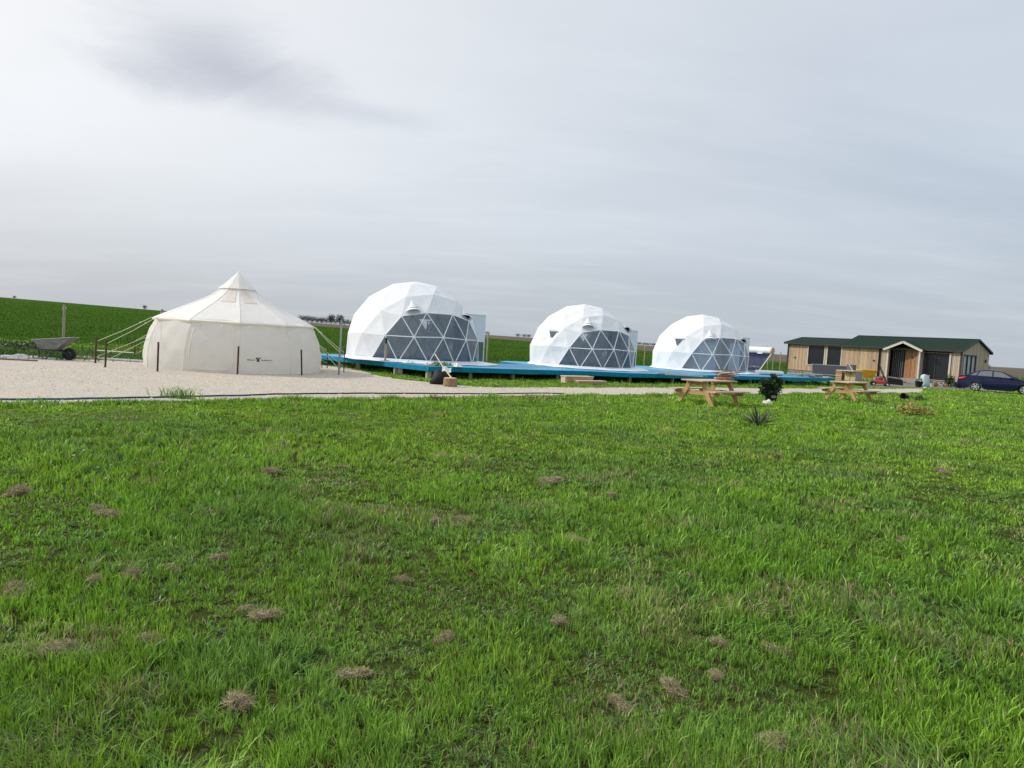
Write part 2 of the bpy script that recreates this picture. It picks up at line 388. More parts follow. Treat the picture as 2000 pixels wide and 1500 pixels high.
def gmix(f, a, c):
    m = n.new('ShaderNodeMix'); m.data_type = 'RGBA'
    for kk, s in ((0, f), (6, a), (7, c)):
        if isinstance(s, tuple): m.inputs[kk].default_value = (*s, 1)
        elif isinstance(s, float): m.inputs[kk].default_value = s
        else: l.new(s, m.inputs[kk])
    return m.outputs[2]
za = n.new('ShaderNodeAttribute'); za.attribute_name = 'Col'; zs = n.new('ShaderNodeSeparateColor'); l.new(za.outputs['Color'], zs.inputs[0])
soil = gmix(gnoise(48, 6, (1, 1, 1), .7), (.018, .015, .008), (.085, .068, .042))
lawn = gmix(gnoise(1.3), (.120, .235, .024), (.175, .295, .032))
near = gmix(zs.outputs[2], gmix(.25, soil, lawn), lawn)
crop = gmix(gnoise(.9, 8, (1, .4, 1)), (.036, .088, .013), (.056, .118, .018))
crop = gmix(gnoise(.05, 4), crop, gmix(.5, crop, (.072, .135, .022)))
plough = gmix(gnoise(.25, 6), (.105, .090, .070), (.165, .145, .115))
c_ = gmix(zs.outputs[1], gmix(zs.outputs[0], near, crop), plough)
l.new(c_, b.inputs['Base Color'])
bp = n.new('ShaderNodeBump'); bp.inputs['Strength'].default_value = 1; bp.inputs['Distance'].default_value = .03; l.new(gnoise(38, 5), bp.inputs['Height']); l.new(bp.outputs[0], b.inputs['Normal'])
ground = raw_mesh('ground', verts, quads, tris, zone, 'ground'); ground['kind'] = 'structure'
ground.data.polygons.foreach_set('use_smooth', [True] * len(ground.data.polygons))

# ------------------------------------------------------------------ gravel yard and path
near_px = [(-420, 806), (-150, 793), (0, 787), (200, 784), (400, 780), (600, 777.5), (800, 775), (950, 773), (1100, 770.5), (1200, 769), (1300, 768), (1400, 767), (1500, 767), (1600, 765.5), (1700, 764.5), (1800, 764.5)]
far_px = [(1806, 758.5), (1700, 759.8), (1600, 759.2), (1530, 759), (1400, 757.5), (1200, 757), (1000, 757), (930, 756.5), (880, 752), (830, 747), (780, 741.5), (735, 733.5), (700, 724), (660, 714.5), (620, 709), (500, 703), (285, 702), (200, 701.5), (100, 700), (0, 697), (-150, 691), (-420, 676)]
def wob(pts, amp, seed, step=.35):
    rr = random.Random(seed); o = []
    for i in range(len(pts) - 1):
        a, c = pts[i], pts[i + 1]; m = max(1, int((c - a).length / step)); nrm = V((-(c - a).y, (c - a).x)).normalized()
        for q in range(m):
            o.append(a.lerp(c, q / m) + nrm * rr.uniform(-amp, amp))
    o.append(pts[-1]); return o
gnear = wob([gp(x, y + 4.5).xy for x, y in near_px], .10, 3); gfar = wob([gp(*p).xy for p in far_px], .13, 4)
GRAVEL = [tuple(p) for p in gnear + gfar]
mat('gravel', (.44, .40, .345), .95, .2, 1.1, bump=.0)
gmt = MATS['gravel']; n = gmt.node_tree.nodes; l = gmt.node_tree.links; b = n['Principled BSDF']
c_ = gmix(gnoise(.42, 8, (1, 1.5, 1), .7), (.38, .375, .36), (.50, .42, .31))
c_ = gmix(gnoise(.32, 6, (.5, 1.9, 1)), c_, gmix(.6, c_, (.58, .49, .37)))
vor = n.new('ShaderNodeTexVoronoi'); vor.inputs['Scale'].default_value = 30; tcv = n.new('ShaderNodeTexCoord'); l.new(tcv.outputs['Object'], vor.inputs['Vector'])
bw = n.new('ShaderNodeRGBToBW'); l.new(vor.outputs['Color'], bw.inputs[0])
c_ = gmix(bw.outputs[0], gmix(.42, c_, (.17, .15, .13)), gmix(.35, c_, (.88, .83, .75)))
c_ = gmix(gnoise(60, 3), c_, gmix(.18, c_, (.12, .11, .10)))
l.new(c_, b.inputs['Base Color'])
bp = n.new('ShaderNodeBump'); bp.inputs['Strength'].default_value = .8; bp.inputs['Distance'].default_value = .02
l.new(vor.outputs['Distance'], bp.inputs['Height']); l.new(bp.outputs[0], b.inputs['Normal'])
m = MB(); m.add([(x, y, .012) for x, y in GRAVEL], [tuple(range(len(GRAVEL)))])
gv = m.build('gravel_yard', 'gravel'); gv['kind'] = 'structure'
if gv.data.polygons[0].normal.z < 0: gv.data.flip_normals()
gb = bmesh.new(); gb.from_mesh(gv.data); bmesh.ops.triangulate(gb, faces=gb.faces); gb.to_mesh(gv.data); gb.free()
# loose stones on it
ns = 22000; P = np.stack([rng.uniform(-14, 6, ns), rng.uniform(11, 31, ns)], 1); P = P[pip(P, GRAVEL)]; ns = len(P)
s = .012 + .026 * rng.random(ns) ** 2.4; a = rng.uniform(0, 6.28, ns)
o5 = np.array([[1, 0, 0], [.2, .9, 0], [-.9, .3, 0], [-.3, -.9, 0], [0, .1, .75]])
ca, sa = np.cos(a), np.sin(a); Q = np.zeros((ns, 5, 3))
for q in range(5):
    Q[:, q, 0] = P[:, 0] + s * (ca * o5[q, 0] - sa * o5[q, 1]); Q[:, q, 1] = P[:, 1] + s * (sa * o5[q, 0] + ca * o5[q, 1]); Q[:, q, 2] = .010 + s * o5[q, 2]
ba = np.arange(ns)[:, None, None] * 5; tr = np.array([[0, 1, 4], [1, 2, 4], [2, 3, 4], [3, 0, 4]])
mat('stone', (1, 1, 1), .9, .1, 4, attr='Col')
col = pick([(.52, .47, .41), (.64, .58, .49), (.36, .31, .26), (.60, .47, .33)], [4, 4, 2.5, 3], ns)
tag(raw_mesh('gravel_stones', Q.reshape(-1, 3), np.zeros((0, 4), int), (ba + tr).reshape(-1, 3), np.repeat(col, 5, 0), 'stone'), 'loose pale stones scattered over the gravel yard', 'gravel', kind='stuff')
# terrace paving in front of the cabin
TER = [gp(*p).xy for p in [(1690, 757.5), (1760, 758), (1800, 758), (1850, 760.5), (1905, 763), (1960, 766), (1985, 760), (1900, 749), (1840, 746), (1740, 746), (1690, 750)]]
m = MB(); m.prism([(p.x, p.y, -.05) for p in TER], (0, 0, .066)); tr_o = m.build('terrace_paving', 'paver'); tr_o['kind'] = 'structure'

# ------------------------------------------------------------------ deck outlines (needed to keep grass away)
DECK_A = [(-3.1, 26.45), (3.4, 30.9), (0.9, 34.6), (-.9, 33.6), (-2.6, 36.9), (-9.9, 32.1), (-9.3, 32.25)]
DECK_A = [(-3.1, 26.45), (3.4, 30.9), (0.9, 34.6), (-.9, 33.6), (-2.6, 36.9), (-9.6, 32.4)]
DECK_B = [(3.4, 30.9), (5.1, 31.4), (19.0, 42.0), (13.8, 49.0), (-.4, 38.3), (-.7, 36.9), (.9, 34.6)]

# ------------------------------------------------------------------ lawn of single blades
G1, G2, G3, G4, G5 = (.195, .400, .040), (.330, .530, .044), (.098, .215, .036), (.46, .39, .22), (.25, .43, .115)
def lawn_blades():
    D0 = 1390.0                                   # tufts per square metre near the camera
    half = R_(43); rmin, rmax = 1.9, 64.0
    rr = np.linspace(rmin, rmax, 4000); dens = D0 * np.minimum(1, (3 / rr) ** 1.8) * rr * 2 * half
    cdf = np.concatenate([[0], np.cumsum((dens[1:] + dens[:-1]) / 2 * np.diff(rr))]); nt_ = int(cdf[-1])
    r = np.interp(rng.random(nt_) * cdf[-1], cdf, rr); th = rng.uniform(-half, half, nt_)
    x, y = r * np.sin(th), r * np.cos(th)
    bare = .35 * vnoise(x, y, .5, 21) + .65 * vnoise(x, y, .13, 22)
    keep = (bare > .25) | (rng.random(nt_) < .3)
    P = np.stack([x, y], 1)
    keep &= ~pip(P, GRAVEL) & ~pip(P, [tuple(q) for q in TER])
    for dk_ in (DECK_A, DECK_B): keep &= ~pip(P, dk_)
    ed = np.array(DECK_A[0]); dr = np.array(DECK_A[5]) - ed; tt = np.clip(((P - ed) @ dr) / (dr @ dr), 0, 1); keep &= np.linalg.norm(P - ed - tt[:, None] * dr, axis=1) > .25
    keep &= (y < 47) | ((x > 24) & (y < 62)); print('tufts', keep.sum())
    x, y, r = x[keep], y[keep], r[keep]; nt_ = len(x); nb = 11
    big = vnoise(x, y, .55, 31) * .6 + vnoise(x, y, 1.9, 32) * .4
    tall = .028 + .066 * np.clip((big - .25) * 1.7, 0, 1)
    tall *= np.where(rng.random(nt_) < .07, 1.55, 1)
    yel = np.clip(vnoise(x, y, 2.6, 41) * .6 + vnoise(x, y, .7, 42) * .4 + .28 * sst(5, 14, r) - .06, 0, 1)
    strawp = np.clip((vnoise(x, y, .5, 51) - .62) * 1.1, .012, .4)
    cool = vnoise(x, y, 1.1, 43)
    rep = lambda q: np.repeat(q, nb)
    N_ = nt_ * nb; spread = rep(.021 * (r / 3) ** .7); oa = rng.uniform(0, 6.283, N_); od = np.sqrt(rng.random(N_)) * spread
    X, Y = rep(x) + np.cos(oa) * od, rep(y) + np.sin(oa) * od
    h = rep(tall) * (.55 + .75 * rng.random(N_)) * rep(np.minimum(1.25, 1 + r / 90)); wd = .0046 * (rep(r) / 3) ** .86 * (.65 + .7 * rng.random(N_)); wd = np.minimum(wd, .045)
    wd = np.maximum(wd, .0035)
    lean = .10 + .85 * rng.random(N_) ** 2.4; la = oa + rng.normal(size=N_) * .9
    u = rng.random(N_); col = np.empty((N_, 3))
    yk = rep(yel)[:, None]; col[:] = np.array(G1) * (1 - yk) + np.array(G2) * yk
    ck = (np.clip(rep(cool) - .45, 0, 1) * 1.3)[:, None]; col = col * (1 - ck) + np.array(G5) * .8 * ck
    dk_ = (u < .22); col[dk_] = np.array(G3)
    st = rng.random(N_) < rep(strawp); col[st] = np.array(G4) * (.6 + .6 * rng.random((st.sum(), 1)))
    col *= (.70 + .5 * rng.random((N_, 1))) * rep(.72 + .5 * rng.random(nt_))[:, None]
    patch = .80 + .46 * vnoise(x, y, .33, 81) * .6 + .48 * vnoise(x, y, .9, 82) * .4; col *= rep(patch)[:, None]
    lay = rep((vnoise(x, y, .24, 83) * .6 + vnoise(x, y, .8, 84) * .4) > .66) & (rng.random(N_) < .6); lean[lay] = .7 + .9 * rng.random(lay.sum()); la[lay] = rep(6.283 * vnoise(x, y, .5, 85))[lay] + .8 * rng.normal(size=lay.sum()); h[lay] *= .75; col[lay] = col[lay] * .75 + np.array((.22, .31, .14)) * .25
    broad = rep((vnoise(x, y, .3, 91) > .62) & (rng.random(nt_) < .30) & (r < 14)); wd[broad] *= 2.3; h[broad] *= .55; lean[broad] = .6 + .8 * rng.random(broad.sum()); col[broad] = np.array((.12, .26, .055)) * (.7 + .6 * rng.random((broad.sum(), 1)))
    dead = rng.random(N_) < .16; h[dead] = .012 + .022 * rng.random(dead.sum()); lean[dead] = 1.2 + 2 * rng.random(dead.sum()); col[dead] = np.array((.20, .165, .095)) * (.5 + .8 * rng.random((dead.sum(), 1)))
    return blade_mesh('lawn_grass', X, Y, np.full(N_, -.004), h, wd, rng.uniform(0, 6.283, N_), la, lean, col, droop=.75 + .3 * rng.random(N_))
tag(lawn_blades(), 'short uneven green lawn of single grass blades', 'grass', kind='stuff')

# longer grass on the edge of the gravel, weeds under the deck, rough strip before the field
def strip(name, pts, n_, h0, h1, w0, sig, label, cols=(G1, G3, G2), seed=1, wts=(4, 3, 2)):
    seg = [(V(a), V(c)) for a, c in zip(pts[:-1], pts[1:])]; ln = np.array([(c - a).length for a, c in seg]); pr = ln / ln.sum()
    k_ = rng.choice(len(seg), n_, p=pr); tt = rng.random(n_); A = np.array([s[0][:2] for s in seg]); B = np.array([s[1][:2] for s in seg])
    p = A[k_] + (B[k_] - A[k_]) * tt[:, None] + rng.normal(size=(n_, 2)) * sig
    keep = (vnoise(p[:, 0], p[:, 1], .8, seed) > .28) | (rng.random(n_) < .2); p = p[keep]; m_ = len(p)
    cl = .45 + 1.1 * vnoise(p[:, 0], p[:, 1], .6, seed + 1) ** 1.5
    h = (h0 + (h1 - h0) * rng.random(m_)) * cl
    col = pick(cols, wts, m_) * (.65 + .6 * rng.random((m_, 1)))
    o = blade_mesh(name, p[:, 0], p[:, 1], ground_z(p[:, 0], p[:, 1]) - .01, h, w0 * (.6 + .8 * rng.random(m_)), rng.uniform(0, 6.28, m_), rng.uniform(0, 6.28, m_), .15 + .6 * rng.random(m_), col)
    return tag(o, label, 'grass', kind='stuff')
strip('edge_grass', [gp(x, y + 5.5).xy for x, y in near_px[1:]], 24000, .05, .15, .014, .13, 'taller dark green grass along the near edge of the gravel', seed=61)
strip('edge_grass', [gp(x, y - .3).xy for x, y in far_px[:9]], 10000, .04, .10, .02, .22, 'grass strip between the gravel path and the blue deck', seed=63)
strip('deck_weeds', [V((-8.6, 32.6)), V((-3.2, 27.6)), V((3.4, 31.9)), V((19, 42.6))], 24000, .06, .24, .02, .4, 'weeds and grass growing under the blue deck', cols=(G1, G3, (.03, .075, .02)), seed=65)
fld = [gp(x, y).xy for x, y in [(-420, 672), (-150, 688), (0, 693), (150, 697), (285, 699)]]
strip('field_margin', fld, 30000, .10, .30, .03, .9, 'rough weedy margin between the gravel yard and the field', cols=((.10, .22, .035), (.06, .14, .028), (.16, .25, .05), (.22, .20, .10)), wts=(4, 4, 2, 1), seed=67)
back = [V((-13, 29)), V((-9, 36)), V((-2, 40)), V((6, 47)), V((14, 53)), V((24, 62))]
strip('field_margin', back, 30000, .12, .38, .04, 1.6, 'rough green growth behind the domes before the field', cols=((.10, .22, .035), (.06, .14, .028), (.15, .25, .045)), wts=(4, 4, 2), seed=69)
# young cereal crop in the field
def crop_blades():
    n_ = 150000; half = R_(44); u = rng.random(n_); r = 30 * (300 / 30) ** u; th = rng.uniform(-half, half, n_)
    x, y = r * np.sin(th), r * np.cos(th); p = ang_px(x, y)
    rs = np.interp(p, [500, 1000, 1500], [31, 43, 62]); keep = (r > rs) & (r < np.interp(p, RB_X, RB) - 4) & (r < 292) & (p < 1900)
    P = np.stack([x, y], 1); keep &= ~pip(P, GRAVEL) & ~pip(P, DECK_A) & ~pip(P, DECK_B)
    x, y, r = x[keep], y[keep], r[keep]; m_ = len(x)
    k = vnoise(x, y, 6, 71) * .5 + vnoise(x * .35, y, 2.2, 72) * .5
    c1, c2 = np.array((.034, .088, .011)), np.array((.060, .130, .017)); col = c1 + (c2 - c1) * k[:, None]
    col *= (.7 + .5 * rng.random((m_, 1)))
    h = .07 + .09 * rng.random(m_); h *= .6 + .7 * k
    return blade_mesh('crop_field', x, y, ground_z(x, y) - .02, h, np.minimum(.022 * (r / 35) ** .9, .10), rng.uniform(0, 6.28, m_), rng.uniform(0, 6.28, m_), .2 + .4 * rng.random(m_), col, 'crop_leaf')
tag(crop_blades(), 'young green cereal crop covering the rising field', 'crop', kind='stuff')

# ------------------------------------------------------------------ dried clumps of mown grass lying on the lawn
def clump_mesh(seed, n_=700):
    g = np.random.default_rng(seed); nl = 2 + seed % 3
    lobes = [(g.uniform(-.075, .075), g.uniform(-.05, .05), g.uniform(.030, .062), g.uniform(.022, .060)) for _ in range(nl)]
    which = g.integers(0, nl, n_); lc = np.array(lobes)[which]
    th = g.uniform(0, 6.28, n_); q = np.sqrt(g.random(n_)) * 1.25
    cx, cy = lc[:, 0] + np.cos(th) * q * lc[:, 2], lc[:, 1] + np.sin(th) * q * lc[:, 2]
    cz = lc[:, 3] * np.sqrt(np.maximum(0, 1 - (q / 1.25) ** 2)) * (.3 + .75 * g.random(n_))
    d = g.normal(size=(n_, 3)); d[:, 2] *= .3; d /= np.linalg.norm(d, axis=1)[:, None]
    ln = .012 + .036 * g.random(n_) ** 1.6; C = np.stack([cx, cy, cz + .008], 1)
    s_ = np.cross(d, g.normal(size=(n_, 3))); s_ /= np.linalg.norm(s_, axis=1)[:, None]; s_ *= (.0006 + .0007 * g.random(n_))[:, None]
    mid = C + g.normal(size=(n_, 3)) * .008
    a, e = C - d * ln[:, None], C + d * ln[:, None]; a[:, 2] = np.maximum(a[:, 2], -.004); e[:, 2] = np.maximum(e[:, 2], -.004)
    Q = np.stack([a - s_, a + s_, mid + s_, mid - s_, e + s_, e - s_], 1); b_ = np.arange(n_)[:, None] * 6
    quads_ = np.concatenate([b_ + [0, 1, 2, 3], b_ + [3, 2, 4, 5]])
    col = np.array([(.48, .40, .26), (.38, .31, .19), (.27, .22, .13), (.60, .51, .36), (.20, .26, .08)])[g.choice(5, n_, p=[.28, .28, .20, .14, .10])]
    vs, fq, ft = [], [], []; kn = 10        # matted cores
    for lx, ly, lr, lh in lobes:
        off = n_ * 6 + len(vs); vs.append([lx, ly, lh * .7])
        for rf, zf in ((.55, .55), (.95, -.1)):
            for q_ in range(kn): vs.append([lx + math.cos(6.283 * q_ / kn) * lr * rf * g.uniform(.75, 1.1), ly + math.sin(6.283 * q_ / kn) * lr * rf * g.uniform(.75, 1.1), lh * zf])
        fq += [[off + 1 + q_, off + 1 + (q_ + 1) % kn, off + 1 + kn + (q_ + 1) % kn, off + 1 + kn + q_] for q_ in range(kn)]
        ft += [[off, off + 1 + q_, off + 1 + (q_ + 1) % kn] for q_ in range(kn)]
    return np.concatenate([Q.reshape(-1, 3), vs]), np.concatenate([quads_, fq]), np.array(ft), np.concatenate([np.repeat(col, 6, 0), np.full((len(vs), 3), (.13, .105, .06))])
CL = []
for q in range(8):
    o = raw_mesh('grass_clump', *clump_mesh(100 + q), 'straw'); CL.append(o)
spots = [(482, 1378, 1.15), (683, 1322, .95), (1508, 1462, 1.05), (1398, 1258, .8), (1325, 1355, 1.0), (1398, 1325, .8), (1205, 1385, .8), (1088, 1218, .7), (860, 1252, .8), (512, 1207, .9), (480, 1193, .6),
         (428, 1098, .9), (250, 1128, 1.1), (185, 1140, 1.0), (335, 1118, .7), (38, 1168, 1.1), (105, 1268, 1.2), (298, 1258, .9), (215, 1010, 1.2), (192, 998, .9), (455, 898, 1.1), (530, 925, 1.4), (300, 910, 1.2), (30, 970, 1.3),
         (455, 980, 1.0), (1070, 943, 1.3), (1130, 1062, 1.0), (1192, 972, .9), (1352, 945, 1.1), (1518, 892, 1.4), (1835, 925, 1.3), (1355, 1132, .8), (862, 1022, .9), (905, 1018, .8), (1218, 1165, .8), (1520, 1280, .9), (780, 1138, .8), (672, 915, 1.0), (1680, 1020, 1.0), (1760, 1060, 1.0), (545, 868, 1.1), (860, 892, 1.2)]
used = set()
for i, (px, py, s_) in enumerate(spots):
    k = i % 8
    if k in used: o = CL[k].copy(); COL.objects.link(o)
    else: o = CL[k]; used.add(k)
    s_ *= .80; p = gp(px, py); o.location = (p.x, p.y, .006 + .010 * (s_ > 1)); o.rotation_euler = (rnd.uniform(-.2, .2), rnd.uniform(-.2, .2), rnd.uniform(0, 6.28)); o.scale = (s_ * rnd.uniform(.8, 1.3), s_ * rnd.uniform(.8, 1.1), s_ * rnd.uniform(.8, 1.3))
    tag(o, 'dry tan clump of mown grass lying on the lawn', 'grass clump', 'dry clumps of cut grass on the lawn')

# ------------------------------------------------------------------ cream canvas bell tent
TC = at(461, 690, 25.7); TC.z = 0
tent = thing('bell_tent', 'cream canvas bell tent with bulging walls and pointed roof', 'tent', TC)
NS = 11; cam_a = math.atan2(-TC.y, -TC.x); A0 = cam_a + R_(2)           # a seam faces the camera
wall_prof = [(3.02, 0.0), (3.05, .30), (3.03, .65), (2.95, 1.0), (2.83, 1.32), (2.71, 1.58), (2.64, 1.72)]
roof_prof = [(2.80, 1.645), (2.64, 1.735), (2.30, 1.90), (1.97, 2.055), (1.55, 2.25), (1.18, 2.43), (.92, 2.58), (.71, 2.73), (.56, 2.87), (.46, 2.99)]
cap_prof = [(.67, 2.845), (.50, 2.985), (.36, 3.12), (.21, 3.27), (.10, 3.38), (.02, 3.50)]
def ringpt(r, z, s_, bulge=0.0, seg=6):           # s_ in sides; straight between corners with slight billow
    k0 = math.floor(s_); f = s_ - k0; a, c = A0 + 2 * math.pi * k0 / NS, A0 + 2 * math.pi * (k0 + 1) / NS
    p = V((math.cos(a), math.sin(a))) * (1 - f) + V((math.cos(c), math.sin(c))) * f
    return V((p.x * r * (1 + bulge * 4 * f * (1 - f)), p.y * r * (1 + bulge * 4 * f * (1 - f)), z))
def panel_rows(prof, k0, k1, bul, seg=8, wr=0.0, seed=0):
    g = random.Random(seed); ph = [g.uniform(0, 6) for _ in range(4)]; rows = []
    for i, (r, z) in enumerate(prof):
        row = []
        for j in range(seg + 1):
            f = j / seg; p = ringpt(r, z, min(k0 + f * (k1 - k0), k1 - 1e-9) if f == 1 else k0 + f * (k1 - k0), bul)
            e = min(1, 4 * f * (1 - f) * 1.5) * wr
            p += V((p.x, p.y, 0)).normalized() * e * (math.sin(z * 9 + f * 7 + ph[0]) + math.sin(f * 11 - z * 5 + ph[1]) * .7)
            row.append(p)
        rows.append(row)
    return rows
def refine(prof, m):
    o = []
    for (r0, z0), (r1, z1) in zip(prof[:-1], prof[1:]): o += [(r0 + (r1 - r0) * q / m, z0 + (z1 - z0) * q / m) for q in range(m)]
    return o + [prof[-1]]
wp, rp_, cp_ = refine(wall_prof, 3), refine(roof_prof, 2), refine(cap_prof, 2)
for k in range(NS):
    m = MB(); m.sheet(panel_rows(wp, k, k + 1, .018, 14, .014, k)); m.build('wall_panel', 'canvas', tent, smooth=True, fix=False)
    m = MB(); m.sheet(panel_rows(rp_, k, k + 1, -.012, 8, .004, 40 + k)); m.build('roof_panel', 'canvas_roof', tent, smooth=True, fix=False)
    m = MB(); m.sheet(panel_rows(cp_, k, k + 1, 0, 4)); m.build('cap_panel', 'canvas_roof', tent, smooth=True, fix=False)
    m = MB(); rows = panel_rows([(2.80, 1.650), (2.795, 1.615), (2.775, 1.585)], k, k + 1, -.012, 8); m.sheet(rows); m.build('eave_valance', 'canvas_trim', tent, fix=False)
    m = MB(); m.tube([ringpt(r + .004, z, k + 1e-6) for r, z in wall_prof], .010, 6); m.build('wall_seam', 'canvas', tent, smooth=True)
    m = MB(); m.tube([ringpt(r + .002, z + .003, k + 1e-6) for r, z in roof_prof], .009, 6); m.build('roof_seam', 'canvas_roof', tent, smooth=True)
for k in (0, NS - 1, 3, 5, 7):          # gauze windows below the cap
    pr = [(r + .012, z + .012) for r, z in rp_ if 2.30 < z < 2.93]
    rows = [[ringpt(r, z, k + f, -.012) for f in (.2, .35, .5, .65, .8)] for r, z in pr]
    m = MB(); m.sheet(rows); m.build('gauze_window', 'mesh_panel', tent, smooth=True, fix=False)
def wall_at(s_, z, out=.03):
    r = np.interp(z, [p[1] for p in wall_prof], [p[0] for p in wall_prof]); return ringpt(r + out, z, s_, .018)
dk_ = NS - 1                                       # door panel left of the facing seam
loop = [(.10, .18), (.12, .30), (.10, .9), (.10, 1.45)]
path = [(.88, 1.5), (.88, .9), (.88, .32), (.84, .17), (.74, .10), (.24, .10), (.14, .17), (.10, .32), (.10, .9), (.10, 1.5)]
pts = []
for (f0, z0), (f1, z1) in zip(path[:-1], path[1:]): pts += [wall_at(dk_ + f0 + (f1 - f0) * q / 5, z0 + (z1 - z0) * q / 5, .022) for q in range(5)]
m = MB(); m.tube(pts, .013, 6); m.build('door_zip', 'canvas_trim', tent, smooth=True)
for f in (.12, .55):
    m = MB(); m.bar(wall_at(dk_ + f + .1, 1.57), wall_at(dk_ + f + .08, 1.48), .03, .01); m.build('tie_strap', 'canvas_trim', tent)
# printed mark: an emblem between two short illegible words
def print_quad(m, f0, z0, f1, z1, k=0):
    m.add([wall_at(k + f0, z0, .016), wall_at(k + f1, z0, .016), wall_at(k + f1, z1, .016), wall_at(k + f0, z1, .016)], [(0, 1, 2, 3)])
pm = MB(); g = random.Random(5)
for f0, f1 in ((.14, .285), (.405, .60)):
    f = f0
    while f < f1:
        wv = g.uniform(.010, .016); print_quad(pm, f, .452 + g.uniform(-.003, .003), f + wv, .482 + g.uniform(-.006, .006)); f += wv + .006
for (f0, z0, f1, z1) in ((.30, .50, .335, .545), (.325, .475, .36, .52), (.35, .50, .385, .53), (.31, .42, .38, .442), (.325, .44, .365, .475), (.33, .55, .345, .575), (.365, .54, .39, .555)): print_quad(pm, f0, z0, f1, z1)
pm.build('printed_mark', 'print_black', tent, fix=False)
# steel posts and guy ropes
def post(px_top, py_top, px_b, py_b, r, material, label, name='steel_post', group='steel posts around the tent', cat='post', z=0):
    p = gp(px_b, py_b, z); q = at(px_top, py_top, p.y); t_ = thing(name, label, cat, p, 0, group); d = q - p
    m = MB(); m.tube([(0, 0, -.05), d * .5, d], r, 8); m.build('shaft', material, t_, smooth=False)
    m = MB(); m.box(d + V((0, 0, .004)), (r * 2.3, r * 2.3, .012)); m.build('cap', material, t_)
    return p, q
grp = 'rusty steel posts around the cream tent'; lab = 'thin rusty steel post standing around the cream tent'
grp = 'rusty steel posts around the cream tent'
posts = [post(188.5, 661, 186, 710, .032, 'rust', 'rusty post holding a guy rope, closest to the wheelbarrow', group=grp), post(208, 665, 205.5, 718, .03, 'rust', 'rusty post holding a guy rope, second from the wheelbarrow', group=grp), post(309.5, 669, 307.5, 727, .03, 'rust', 'rusty post before the narrow side panel of the cream tent', group=grp), post(466, 677.5, 463.5, 732.5, .03, 'rust', 'rusty post before the seam between tent door and printed mark', group=grp),
         post(588.5, 683.5, 589.5, 734, .028, 'rust', 'rusty post before the tent panel next to the printed mark', group=grp), post(664, 682, 661.5, 733, .036, 'galv', 'thicker grey steel post between the cream tent and the deck', group=None), post(673, 684, 671.5, 728, .02, 'rust', 'thin dark post just behind the thicker grey post by the deck', group=grp),
         post(639.5, 680, 639, 720, .02, 'rust', 'thin dark post between the tent wall and thicker grey post', group=grp), post(264, 661, 262, 702.5, .022, 'rust', 'thin rusty post under the guy ropes at the field margin', group=grp), post(285, 676, 284, 704, .02, 'rust', 'short thin rusty post touching the tent wall under guy ropes', group=grp)]
ties = [(0, None), (1, None), (8, None), (9, None), (5, None), (6, None), (7, None)]
for i, _ in ties:
    p, q = posts[i]
    best = sorted(range(NS), key=lambda k: (TC + ringpt(2.78, 1.68, k + 1e-6) - q).length)[:1]
    for b_ in best:
        e = TC + ringpt(2.80, 1.67, b_ + 1e-6); d = (q - p)
        top = p + d * .88
        m = MB(); m.tube([e, e.lerp(top, .5) + V((0, 0, -.03)), top], .011, 5); m.build('guy_rope', 'rope', tent, world=True)
        m = MB(); m.box(e.lerp(top, .22), (.05, .02, .03)); m.build('rope_slider', 'white_paint', tent, world=True)
        e2 = TC + ringpt(3.0, .95, b_ + 1e-6); lowp = p + d * .25
        m = MB(); m.tube([e2, lowp], .009, 5); m.build('guy_rope', 'rope', tent, world=True)
m = MB(); m.tube([gp(189, 697) + V((0, 0, .25)), gp(262, 702) + V((0, 0, .25))], .02, 6)
tag(m.build('marker_line', 'canvas_trim'), 'pale cord stretched low between rusty posts beside the tent', 'cord')

# ------------------------------------------------------------------ blue deck
DZ = .45
deck = thing('timber_deck', 'long blue painted timber deck on short posts under the domes', 'deck', (0, 0, 0))
U = V((.80, .60)).normalized()
def deck_top(poly, seed):
    bm = bmesh.new(); vs = [bm.verts.new((x, y, DZ)) for x, y in poly]; bm.faces.new(vs)
    nrm = V((-U.y, U.x, 0)); ds = [V((x, y, 0)).dot(nrm) for x, y in poly]; k = min(ds) + .145
    while k < max(ds):
        bmesh.ops.bisect_plane(bm, geom=bm.verts[:] + bm.edges[:] + bm.faces[:], plane_co=nrm * k, plane_no=nrm); k += .145
    bmesh.ops.split_edges(bm, edges=bm.edges[:])
    bmesh.ops.inset_individual(bm, faces=bm.faces[:], thickness=.004, depth=0)
    bm.faces.ensure_lookup_table()
    m = MB(); g = random.Random(seed)
    big = [f for f in bm.faces if f.calc_area() > .02 and len(f.verts) >= 3]
    for f in big:
        # only the inset inner faces (all verts linked to 3+ faces)
        if not all(len(v.link_faces) >= 3 for v in f.verts): continue
        s_ = g.uniform(.85, 1.15); m.col = (s_, s_, s_ * g.uniform(.96, 1.04))
        m.prism([v.co.copy() - V((0, 0, .026)) for v in f.verts], (0, 0, .026))
    bm.free(); return m
for poly, sd_ in ((DECK_A, 1), (DECK_B, 2)):
    o = deck_top(poly, sd_).build('deck_boards', 'deck_blue', deck); o['kind'] = 'stuff'
    m = MB(); m.prism([(x, y, DZ - .16) for x, y in [V((x, y)) * .999 + V((sum(p[0] for p in poly), sum(p[1] for p in poly))) / len(poly) * .001 for x, y in poly]], (0, 0, .128)); m.build('joist_frame', 'deck_fascia', deck)
